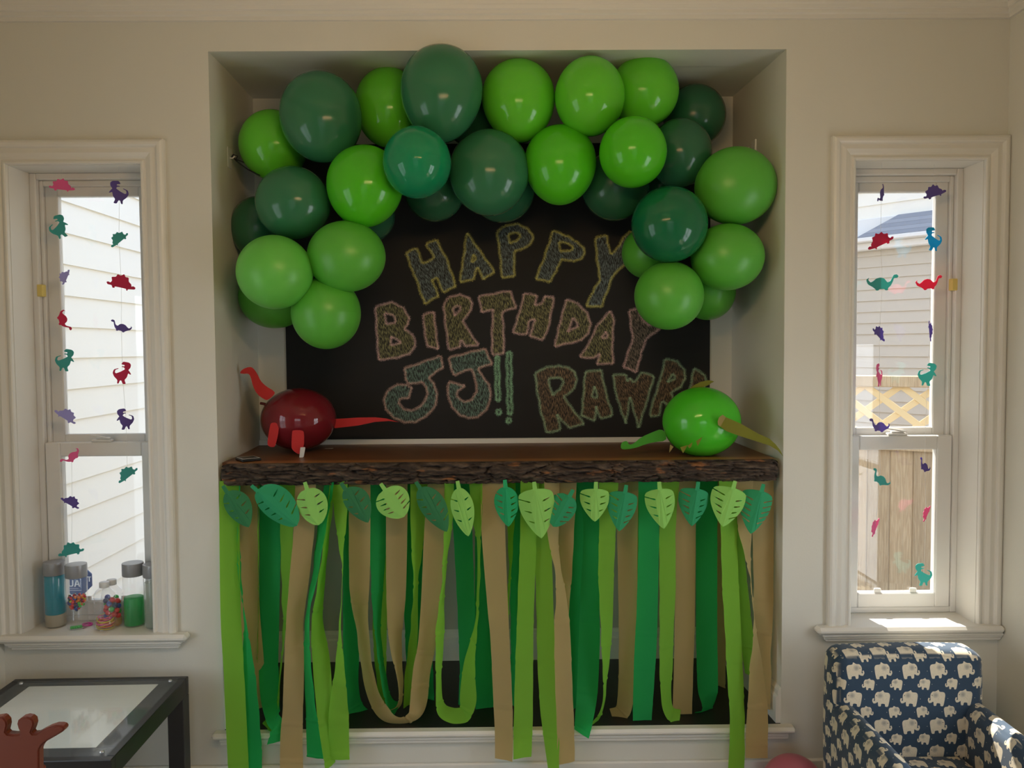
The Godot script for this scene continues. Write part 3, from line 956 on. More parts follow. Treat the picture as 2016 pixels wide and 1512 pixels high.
	for L in letters:
		index += 1
		var to_px := func(xy: Array) -> PackedVector2Array:
			var p := PackedVector2Array()
			for i in range(0, xy.size(), 2):
				p.append(Vector2((xy[i] - BX0) * scale, (BY1 - xy[i + 1]) * scale))
			return p
		var outer: PackedVector2Array = to_px.call(L[3])
		var holes := []
		for h in L[4]:
			holes.append(to_px.call(h))
		var b := Rect2(outer[0], Vector2.ZERO)
		for p in outer:
			b = b.expand(p)
		var lean := Vector2(0.25 + 0.2 * sin(index * 2.1), 1.0).normalized()
		var across := Vector2(lean.y, -lean.x)
		var fill: Color = chalk[L[1]]
		for y in range(maxi(0, int(b.position.y)), mini(hpx - 1, int(b.end.y))):
			for x in range(maxi(0, int(b.position.x)), mini(wpx - 1, int(b.end.x))):
				var p := Vector2(x, y)
				var h := hatch.get_noise_2d(p.dot(across) * 1.6, p.dot(lean) * 0.22) + 0.55 * hatch.get_noise_2d(x * 2.4, y * 2.4) + 0.06
				if h < -0.16:
					continue
				if not Geometry2D.is_point_in_polygon(p, outer):
					continue
				var inside := true
				for hole in holes:
					if Geometry2D.is_point_in_polygon(p, hole):
						inside = false
				if inside:
					im.set_pixel(x, y, im.get_pixel(x, y).lerp(fill, clampf((h + 0.16) * 1.5, 0.0, 0.72)))
		var edge: Color = chalk[L[2]]
		var contours := [outer]
		contours.append_array(holes)
		for c in contours:
			for i in c.size():
				var p: Vector2 = c[i]
				var q: Vector2 = c[(i + 1) % c.size()]
				var len := p.distance_to(q)
				var nrm := (q - p).orthogonal().normalized()
				for s in int(len * 1.2):
					var w := p.lerp(q, s / (len * 1.2)) + nrm * 1.8 * sin(s * 0.06 + i)
					if hatch.get_noise_2d(s * 3.1, i * 50.0 + index * 9.0) < -0.42:
						continue
					for k in 10:
						var d := w + nrm * clampf(r.randfn(0, 4.2), -8.0, 8.0) + Vector2(r.randf_range(-1.5, 1.5), r.randf_range(-1.5, 1.5))
						if d.x >= 0 and d.y >= 0 and d.x < wpx and d.y < hpx:
							im.set_pixelv(Vector2i(d), im.get_pixelv(Vector2i(d)).lerp(edge, r.randf_range(0.6, 1.0)))
	var m := mat("chalkboard_face", Color(1, 1, 1), 0.7)
	m.albedo_texture = ImageTexture.create_from_image(im)
	var board := thing("chalkboard", "large black chalkboard with HAPPY BIRTHDAY JJ!! RAWRR in coloured chalk block letters", "chalkboard", Vector3(0, 0, ND))
	var st := begin()
	var z := 0.0045
	var v := [Vector3(BX0, BY1, z), Vector3(BX1, BY1, z), Vector3(BX1, BY0, z), Vector3(BX0, BY0, z)]
	var uv := [Vector2(0, 0), Vector2(1, 0), Vector2(1, 1), Vector2(0, 1)]
	for i in [0, 1, 2, 0, 2, 3]:
		st.set_uv(uv[i])
		st.add_vertex(v[i])
	obj("writing_face", done(st), m, board)
	obj("backing", boxmesh(Vector3(BX0, BY0, 0.0005), Vector3(BX1, BY1, 0.004)), mats.black_paint, board)
	var ledge := struct("trim_3", boxmesh(Vector3(NLB, SHELF - 0.002, ND), Vector3(NRB, BY0 + 0.001, ND + 0.012), 0.002), mats.trim_paint, "thin white strip between the chalkboard and the shelf")
	ledge.name = "trim_3"


# ------------------------------------------------------------------ live-edge shelf
func shelf():
	var root := thing("mantel_shelf", "thick live-edge wooden shelf with rough dark bark along its front", "shelf")
	# top plank texture: long grain
	var im := Image.create(1024, 256, false, Image.FORMAT_RGB8)
	var n := FastNoiseLite.new()
	n.seed = 31
	n.frequency = 0.01
	for y in 256:
		for x in 1024:
			var warp := n.get_noise_2d(x * 0.25, y * 0.9) * 5.0
			var s := sin(y * 0.09 + warp * 2.4) * 0.5 + 0.5
			var fine := n.get_noise_2d(x * 0.8, y * 14.0)
			var v := 0.75 + 0.2 * s + 0.22 * fine
			var c := Color(0.51, 0.335, 0.215).lerp(Color(0.37, 0.23, 0.15), clampf(1.2 - v, 0.0, 1.0))
			if y > 222:
				c = c.lerp(Color(0.66, 0.45, 0.25), clampf((y - 222) / 8.0, 0.0, 1.0) * 0.75)
			im.set_pixel(x, y, c)
	var top := mat("walnut_top", Color(1, 1, 1), 0.42)
	top.albedo_texture = ImageTexture.create_from_image(im)
	var st := begin()
	var y := SHELF
	var zf := -0.012
	var v := [Vector3(NLB, y, ND), Vector3(NRB, y, ND), Vector3(NR - 0.018, y - 0.004, zf), Vector3(NL + 0.02, y - 0.004, zf)]
	var uv := [Vector2(0, 0), Vector2(1, 0), Vector2(1, 1), Vector2(0, 1)]
	for i in [0, 1, 2, 0, 2, 3]:
		st.set_uv(uv[i])
		st.add_vertex(v[i])
	st.set_uv(Vector2(0.5, 0.5))
	box(st, Vector3(NLB, 1.06, ND), Vector3(NRB + 0.005, y - 0.0045, -0.04))
	obj("slab", done(st), top, root)
	# bark: a displaced strip that bulges out in front
	var b1 := FastNoiseLite.new()
	b1.seed = 8
	b1.noise_type = FastNoiseLite.TYPE_SIMPLEX_SMOOTH
	b1.frequency = 1.0
	b1.fractal_octaves = 5
	var ridged := FastNoiseLite.new()
	ridged.seed = 15
	ridged.fractal_type = FastNoiseLite.FRACTAL_RIDGED
	ridged.fractal_octaves = 4
	ridged.frequency = 1.0
	var cols := 620
	var rows := 34
	var pts := []
	var tint := []
	for j in rows + 1:
		var t := float(j) / rows
		var line := []
		var hue := []
		for i in cols + 1:
			var s := float(i) / cols
			var x := lerpf(NL + 0.006, NR - 0.012, s)
			var yy := lerpf(1.1275, 1.0555, t)
			var bulge := 0.028 * pow(sin(PI * clampf(0.1 + t * 0.85, 0.0, 1.0)), 0.6)
			var wob := 0.006 * b1.get_noise_2d(x * 3.0, 7.0)
			var crack := ridged.get_noise_2d(x * 7.0 + b1.get_noise_2d(x * 4.0, yy * 9.0) * 0.8, yy * 34.0)
			var flake := b1.get_noise_2d(x * 16.0, yy * 70.0)
			var d := bulge + wob - 0.02 * maxf(0.0, crack - 0.1) + 0.0085 * flake + 0.005 * b1.get_noise_2d(x * 55.0, yy * 130.0)
			var ends := clampf(minf(s, 1.0 - s) * 40.0, 0.0, 1.0)
			var round_ := 1.0 - sqrt(1.0 - pow(1.0 - ends, 2))
			var z := zf + 0.004 + d * (1.0 - 0.5 * round_) - 0.02 * round_
			if j == 0:
				z = zf
			yy += 0.0015 * b1.get_noise_2d(x * 20.0, 3.0) * (1.0 if j > 0 else 0.0)
			if j == 0:
				yy = y - 0.004
			line.append(Vector3(x, yy - 0.012 * round_ * (1.0 - t), z))
			var c := Vector3(0.04, 0.027, 0.019)
			var light := clampf(0.5 + 0.9 * flake + 0.5 * b1.get_noise_2d(x * 5.0, yy * 22.0), 0.0, 1.0)
			c = c.lerp(Vector3(0.125, 0.087, 0.06), light * light)
			var rust := b1.get_noise_2d(x * 6.0 + 40.0, yy * 26.0)
			if rust > 0.36:
				c = c.lerp(Vector3(0.3, 0.125, 0.045), clampf((rust - 0.36) * 6.0, 0.0, 0.85))
			if crack > 0.35:
				c = c * clampf(1.0 - (crack - 0.35) * 1.6, 0.25, 1.0)
			hue.append(Color(c.x, c.y, c.z))
		pts.append(line)
		tint.append(hue)
	st = begin(true)
	for j in rows:
		for i in cols:
			for k in [[0, 0], [0, 1], [1, 1], [0, 0], [1, 1], [1, 0]]:
				st.set_color(tint[j + k[0]][i + k[1]])
				st.add_vertex(pts[j + k[0]][i + k[1]])
	var bark := mat("bark", Color(1, 1, 1), 0.95)
	bark.vertex_color_use_as_albedo = true
	obj("bark_edge", done(st), bark, root)
	st = begin()
	box(st, Vector3(NL + 0.02, 1.0565, -0.05), Vector3(NR - 0.02, 1.12, zf - 0.001))
	obj("core", done(st), mats.brown_paint, root)


# ------------------------------------------------------------------ things on the shelf
func card(called: String, parent: Node3D, xy: Array, z: float, m: Material, smooth := 1, lean = null) -> MeshInstance3D:
	var p := rounded(flat_poly(xy), smooth) if smooth > 0 else flat_poly(xy)
	var st := begin()
	slab(st, p, z - 0.0006, z + 0.0006, Transform3D(), lean)
	var o := obj(called, done(st), m, parent)
	o.position = -parent.position
	return o


func shelf_things():
	# red balloon dinosaur
	var at: Vector3 = Vector3(-0.7407, 1.2474, -0.28)
	var red := thing("balloon_dinosaur", "red balloon dinosaur with red paper neck, tail and legs at the shelf's left end", "balloon dinosaur", at)
	var body := obj("body", balloon_mesh(0.0), mats.latex_red, red)
	body.scale = Vector3(0.132, 0.1111, 0.125)
	card("neck", red, [-0.9243, 1.4155, -0.9127, 1.43, -0.8899, 1.4379, -0.877, 1.4346, -0.8613, 1.4118, -0.8521, 1.3889, -0.833, 1.3693, -0.8026, 1.3511, -0.8045, 1.3397, -0.8276, 1.3204, -0.8405, 1.3237, -0.8644, 1.3418, -0.8784, 1.3696, -0.8857, 1.4054, -0.8936, 1.4146, -0.9098, 1.4131], -0.205, mats.paper_card_red, 1)
	card("tail", red, [-0.6201, 1.245, -0.6133, 1.2449, -0.5309, 1.2493, -0.4703, 1.2499, -0.43, 1.2452, -0.3847, 1.2316, -0.42, 1.236, -0.4706, 1.233, -0.5313, 1.2206, -0.6122, 1.2118, -0.6206, 1.2119], -0.3, mats.paper_card_red, 0)
	card("leg", red, [-0.809, 1.2378, -0.8041, 1.2458, -0.7881, 1.2463, -0.7794, 1.2327, -0.7825, 1.2038, -0.7923, 1.1668, -0.7978, 1.1613, -0.8122, 1.1621, -0.8201, 1.1702, -0.818, 1.1912], -0.163, mats.paper_card_red, 1)
	card("leg", red, [-0.7301, 1.2147, -0.7268, 1.2211, -0.6949, 1.2208, -0.6887, 1.2111, -0.6903, 1.163, -0.7028, 1.1407, -0.7108, 1.1375, -0.7313, 1.1538, -0.7335, 1.1698], -0.147, mats.paper_card_red, 1)
	var tagp := card("paper_tag", red, [-0.7001, 1.1626, -0.6858, 1.1635, -0.6836, 1.1609, -0.6896, 1.1305, -0.7009, 1.1233, -0.7046, 1.1291], -0.138, mats.paper_white, 0)
	tagp.set_meta("label", "curled white striped paper strip at the foot")
	var st := begin(true)
	tube(st, [Vector3(-0.1, 0.05, 0.0), Vector3(-0.125, 0.056, 0.0), Vector3(-0.136, 0.058, 0.0)], 0.005)
	obj("knot", done(st), mats.latex_red, red)
	# green balloon dinosaur
	at = Vector3(0.6682, 1.2417, -0.12)
	var gr := thing("balloon_dinosaur", "bright green balloon dinosaur with paper spikes and long olive tail at the shelf's right end", "balloon dinosaur", at)
	body = obj("body", balloon_mesh(0.0), mats.latex_dragon, gr)
	body.scale = Vector3(0.1316, 0.1183, 0.128)
	card("tail", gr, [0.6949, 1.2381, 0.7128, 1.2687, 0.7596, 1.2482, 0.8193, 1.2137, 0.8534, 1.1985, 0.8748, 1.1791, 0.8898, 1.1598, 0.8996, 1.1395, 0.8835, 1.1578, 0.8578, 1.174, 0.8194, 1.1871, 0.7556, 1.2078, 0.7151, 1.223], 0.02, mats.paper_card_olive, 0)
	var flap := card("tail_flap", gr, [0.6858, 1.2553, 0.69, 1.268, 0.7016, 1.2768, 0.7122, 1.2689, 0.6944, 1.2383, 0.6869, 1.2436], 0.022, mats.paper_card_flap, 0)
	flap.set_meta("label", "taped tan base flap of the tail")
	card("head", gr, [0.3909, 1.1609, 0.3934, 1.1711, 0.4012, 1.1773, 0.414, 1.1787, 0.4191, 1.1658, 0.4345, 1.1682, 0.4602, 1.1912, 0.5013, 1.2089, 0.5296, 1.2189, 0.545, 1.2034, 0.5466, 1.1776, 0.5013, 1.1739, 0.4705, 1.1654, 0.4448, 1.1553, 0.4088, 1.1494, 0.3934, 1.1516], -0.11, mats.paper_card_green, 1)
	card("back_plate", gr, [0.6292, 1.3543, 0.6414, 1.3654, 0.6659, 1.3774, 0.6915, 1.3824, 0.7016, 1.3809, 0.7109, 1.3775, 0.6994, 1.3721, 0.6938, 1.3667, 0.6704, 1.3585, 0.6347, 1.3538], -0.12, mats.paper_card_olive, 0)
	card("spike", gr, [0.5726, 1.1681, 0.5845, 1.1717, 0.5963, 1.175, 0.5888, 1.1604, 0.5813, 1.1486], -0.012, mats.paper_card_olive, 0)
	card("spike", gr, [0.5942, 1.174, 0.6103, 1.185, 0.606, 1.17, 0.5996, 1.1653], -0.003, mats.paper_card_olive, 0)
	card("spike", gr, [0.6199, 1.1898, 0.6401, 1.204, 0.6327, 1.188, 0.6253, 1.1737], 0.006, mats.paper_card_olive, 0)
	card("spike", gr, [0.5429, 1.1457, 0.5457, 1.174, 0.557, 1.1656], -0.045, mats.paper_card_flap, 0)
	# phone lying at the left end
	var corners := [Vector3(-0.9072, 1.135, -0.0953), Vector3(-0.8861, 1.135, -0.1578), Vector3(-0.8129, 1.135, -0.0648), Vector3(-0.8328, 1.135, 0.0055)]
	var c: Vector3 = (corners[0] + corners[1] + corners[2] + corners[3]) / 4.0
	var ph := thing("phone", "small black phone lying flat at the shelf's left front corner", "phone", Vector3(c.x, SHELF - 0.003, c.z))
	var side: Vector3 = corners[3] - corners[0]
	ph.rotation.y = atan2(-side.z, side.x)
	obj("case", boxmesh(Vector3(-0.036, 0, -0.033), Vector3(0.036, 0.009, 0.033), 0.003), mats.black_plastic, ph)
	obj("screen", boxmesh(Vector3(-0.028, 0.009, -0.026), Vector3(0.028, 0.0096, 0.026)), mats.dark_glass, ph)
	st = begin()
	for b in [[-0.031, 0.031, -0.029, -0.0265], [-0.031, 0.031, 0.0265, 0.029], [-0.031, -0.0285, -0.0265, 0.0265], [0.0285, 0.031, -0.0265, 0.0265]]:
		box(st, Vector3(b[0], 0.009, b[2]), Vector3(b[1], 0.0097, b[3]))
	obj("bezel", done(st), mats.white_plastic, ph)
	# scrap of paper
	at = Vector3(-0.6464, 1.132, -0.3394)
	st = begin()
	slab(st, PackedVector2Array([Vector2(-0.014, -0.006), Vector2(0.012, -0.008), Vector2(0.015, 0.004), Vector2(-0.006, 0.007)]), 0, 0.0005, Transform3D(Basis(Vector3.RIGHT, -PI / 2.0), Vector3.ZERO), func(p): return p + Vector3(0, 0, 8.0 * p.x * p.x))
	var scrap := obj("paper_scrap", done(st), mats.paper_white)
	scrap.position = at
	tag(scrap, "tiny pale paper scrap on the shelf right of the red balloon dinosaur", "paper scrap")


# ------------------------------------------------------------------ balloons
var balloon_cache := {}


# unit balloon: round towards +z, drawn out towards its knot at -z; egg narrows it towards -y
func balloon_mesh(egg: float) -> ArrayMesh:
	if balloon_cache.has(egg):
		return balloon_cache[egg]
	var st := begin(true)
	var n := 40
	var seg := 64
	var at := func(i: int, k: int) -> Vector3:
		var th := PI * i / n
		var z := cos(th)
		var r := sin(th)
		if z < 0.0:
			r *= 1.0 - 0.16 * z * z
			z *= 1.22
		var a := TAU * k / seg
		var p := Vector3(r * cos(a), r * sin(a), z)
		p.x *= 1.0 + egg * p.y
		return p
	for i in n:
		for k in seg:
			var a: Vector3 = at.call(i, k)
			var b: Vector3 = at.call(i, k + 1)
			var c: Vector3 = at.call(i + 1, k + 1)
			var d: Vector3 = at.call(i + 1, k)
			if i > 0:
				tri_out(st, a, b, c, Vector3.ZERO)
			if i < n - 1:
				tri_out(st, a, c, d, Vector3.ZERO)
	balloon_cache[egg] = done(st)
	return balloon_cache[egg]


func balloons():
	var list := [
		["dark", Vector3(-0.5949, 2.2551, -0.07), 0.1334, 0.1469, 0.03, 8, "large dark green balloon at the upper left of the arch, below the niche ceiling"],
		["lime", Vector3(-0.789, 2.1978, -0.2), 0.1151, 0.1186, 0.0, 0, "lime balloon at the arch's upper left edge, half behind a big dark green one"],
		["lime", Vector3(-0.3919, 2.3232, -0.2), 0.1151, 0.1345, 0.04, 0, "olive-lit lime balloon set back between the two largest dark green balloons at the top"],
		["dark", Vector3(-0.1968, 2.3132, -0.02), 0.1309, 0.1541, 0.1, -3, "largest dark green balloon, topmost of the arch and overlapping the niche's upper edge"],
		["lime", Vector3(0.0525, 2.3136, -0.1), 0.1212, 0.1349, 0.08, 4, "lime balloon right of the topmost dark green balloon"],
		["lime", Vector3(0.283, 2.3122, -0.05), 0.114, 0.1257, 0.0, 0, "lime balloon at the top of the arch, left one of a touching pair"],
		["lime", Vector3(0.4773, 2.3588, -0.15), 0.1165, 0.1182, 0.0, 0, "lime balloon at the top right of the arch, right one of a touching pair"],
		["deep", Vector3(0.6899, 2.3256, -0.33), 0.1111, 0.1111, 0.0, 0, "shaded dark green balloon deep in the niche's upper right corner"],
		["bright", Vector3(0.4156, 2.1201, 0), 0.1077, 0.1118, 0.0, 0, "small bright lime balloon in front, below the touching lime pair at upper right"],
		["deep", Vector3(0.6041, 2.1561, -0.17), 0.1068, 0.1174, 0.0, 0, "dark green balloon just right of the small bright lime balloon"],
		["satin", Vector3(0.7743, 2.0315, -0.1), 0.1349, 0.1281, -0.02, 0, "satin lime balloon at the arch's right edge, against the niche's right wall"],
		["bright", Vector3(0.1896, 2.1033, -0.1), 0.1195, 0.1315, 0.06, -2, "bright lime balloon hanging above the second letter P of the chalk writing"],
		["emerald", Vector3(-0.2693, 2.0779, 0.06), 0.1061, 0.1109, 0.0, 0, "small emerald balloon in front, below the topmost dark green balloon"],
		["bright", Vector3(-0.4523, 2.0267, -0.05), 0.124, 0.1324, 0.05, -6, "bright lime balloon left of the small emerald balloon"],
		["dark", Vector3(-0.0469, 2.0773, -0.09), 0.1327, 0.1412, 0.03, 2, "large dark green balloon in the middle of the arch, right of the emerald one"],
		["dark", Vector3(-0.6941, 1.9791, -0.08), 0.122, 0.1203, 0.0, 0, "dark green balloon on the arch's left side, left of the bright lime one"],
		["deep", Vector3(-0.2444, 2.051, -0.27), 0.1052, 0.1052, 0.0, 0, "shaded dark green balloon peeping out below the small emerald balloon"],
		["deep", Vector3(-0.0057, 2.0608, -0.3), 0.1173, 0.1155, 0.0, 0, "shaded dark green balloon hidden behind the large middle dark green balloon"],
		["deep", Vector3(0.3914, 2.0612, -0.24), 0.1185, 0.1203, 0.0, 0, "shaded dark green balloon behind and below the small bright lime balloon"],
		["forest", Vector3(0.5395, 1.8946, -0.03), 0.1231, 0.1231, 0.0, 0, "big glossy forest green balloon on the arch's right side, in front of the others"],
		["satin", Vector3(0.7455, 1.7948, -0.09), 0.1208, 0.1106, 0.0, 0, "satin lime balloon against the right wall, right of the glossy forest green one"],
		["satin", Vector3(0.5145, 1.8311, -0.26), 0.0958, 0.094, 0.0, 0, "shaded lime balloon covering the end of the word HAPPY"],
		["satin", Vector3(0.5464, 1.6665, -0.07), 0.114, 0.1131, 0.0, 0, "lowest front lime balloon of the arch's right leg, covering the Y of BIRTHDAY"],
		["satin", Vector3(0.7343, 1.6926, -0.3), 0.0953, 0.1008, 0.0, 0, "shaded lime balloon at the bottom of the right leg, deep against the back wall"],
		["satin", Vector3(-0.5156, 1.7998, -0.05), 0.1274, 0.1156, 0.0, 0, "satin lime balloon on the left leg, right one of a touching pair"],
		["pale", Vector3(-0.7364, 1.7454, 0), 0.1201, 0.1184, 0.0, 0, "pale satin lime balloon on the left leg, left one of a touching pair"],
		["satin", Vector3(-0.594, 1.618, -0.09), 0.114, 0.1208, 0.0, 0, "lowest lime balloon of the arch's left leg, beside the word BIRTHDAY"],
		["satin", Vector3(-0.8189, 1.6817, -0.28), 0.1238, 0.1092, 0.0, 0, "shaded lime balloon under the pale one at the left wall"],
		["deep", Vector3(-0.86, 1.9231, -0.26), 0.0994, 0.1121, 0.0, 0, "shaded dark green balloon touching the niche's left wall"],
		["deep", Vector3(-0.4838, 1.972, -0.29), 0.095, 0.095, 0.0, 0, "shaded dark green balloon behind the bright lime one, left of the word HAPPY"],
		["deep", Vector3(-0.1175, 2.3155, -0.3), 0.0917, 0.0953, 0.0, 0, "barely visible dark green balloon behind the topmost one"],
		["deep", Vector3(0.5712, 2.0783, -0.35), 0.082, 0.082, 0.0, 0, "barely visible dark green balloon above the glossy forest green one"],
	]
	var st := begin(true)
	lathe(st, [Vector2(0.02, -0.02), Vector2(0.07, 0.0), Vector2(0.11, 0.02), Vector2(0.05, 0.05), Vector2(0.06, 0.12), Vector2(0.1, 0.2)], 16, Transform3D(Basis(Vector3.RIGHT, PI / 2.0), Vector3(0, 0, -1.33)))
	var knot := done(st)
	for b in list:
		var o := thing("balloon", b[6], "balloon", b[1], "green balloons of the arch")
		o.rotation.z = deg_to_rad(b[5])
		o.scale = Vector3(b[2], b[3], 0.115)
		obj("latex_body", balloon_mesh(b[4]), mats["latex_" + b[0]], o)
		obj("knot", knot, mats["latex_" + b[0]], o)


func floor_balloon():
	var o := thing("balloon", "dusty pink balloon on the floor left of the elephant armchair", "balloon", Vector3(0.8971, 0.0926, 0.15))
	o.scale = Vector3(0.104, 0.119, 0.1)
	obj("latex_body", balloon_mesh(0.0), mats.latex_rose, o)


# ------------------------------------------------------------------ crepe streamers
func spline(p: Array, t: float) -> Array:
	var n := p.size() - 1
	var i := clampi(int(t), 0, n - 1)
	var u := t - i
	var a: Array = p[maxi(i - 1, 0)]
	var b: Array = p[i]
	var c: Array = p[i + 1]
	var d: Array = p[mini(i + 2, n)]
	var out := []
	for k in 4:
		var m0: float = (c[k] - a[k]) * 0.5
		var m1: float = (d[k] - b[k]) * 0.5
		# keep long and short spans from overshooting
		m0 = clampf(m0, -absf(c[k] - b[k]) * 2.0 - 0.004, absf(c[k] - b[k]) * 2.0 + 0.004)
		m1 = clampf(m1, -absf(c[k] - b[k]) * 2.0 - 0.004, absf(c[k] - b[k]) * 2.0 + 0.004)
		var u2 := u * u
		var u3 := u2 * u
		out.append((2 * u3 - 3 * u2 + 1) * b[k] + (u3 - 2 * u2 + u) * m0 + (-2 * u3 + 3 * u2) * c[k] + (u3 - u2) * m1)
	return out


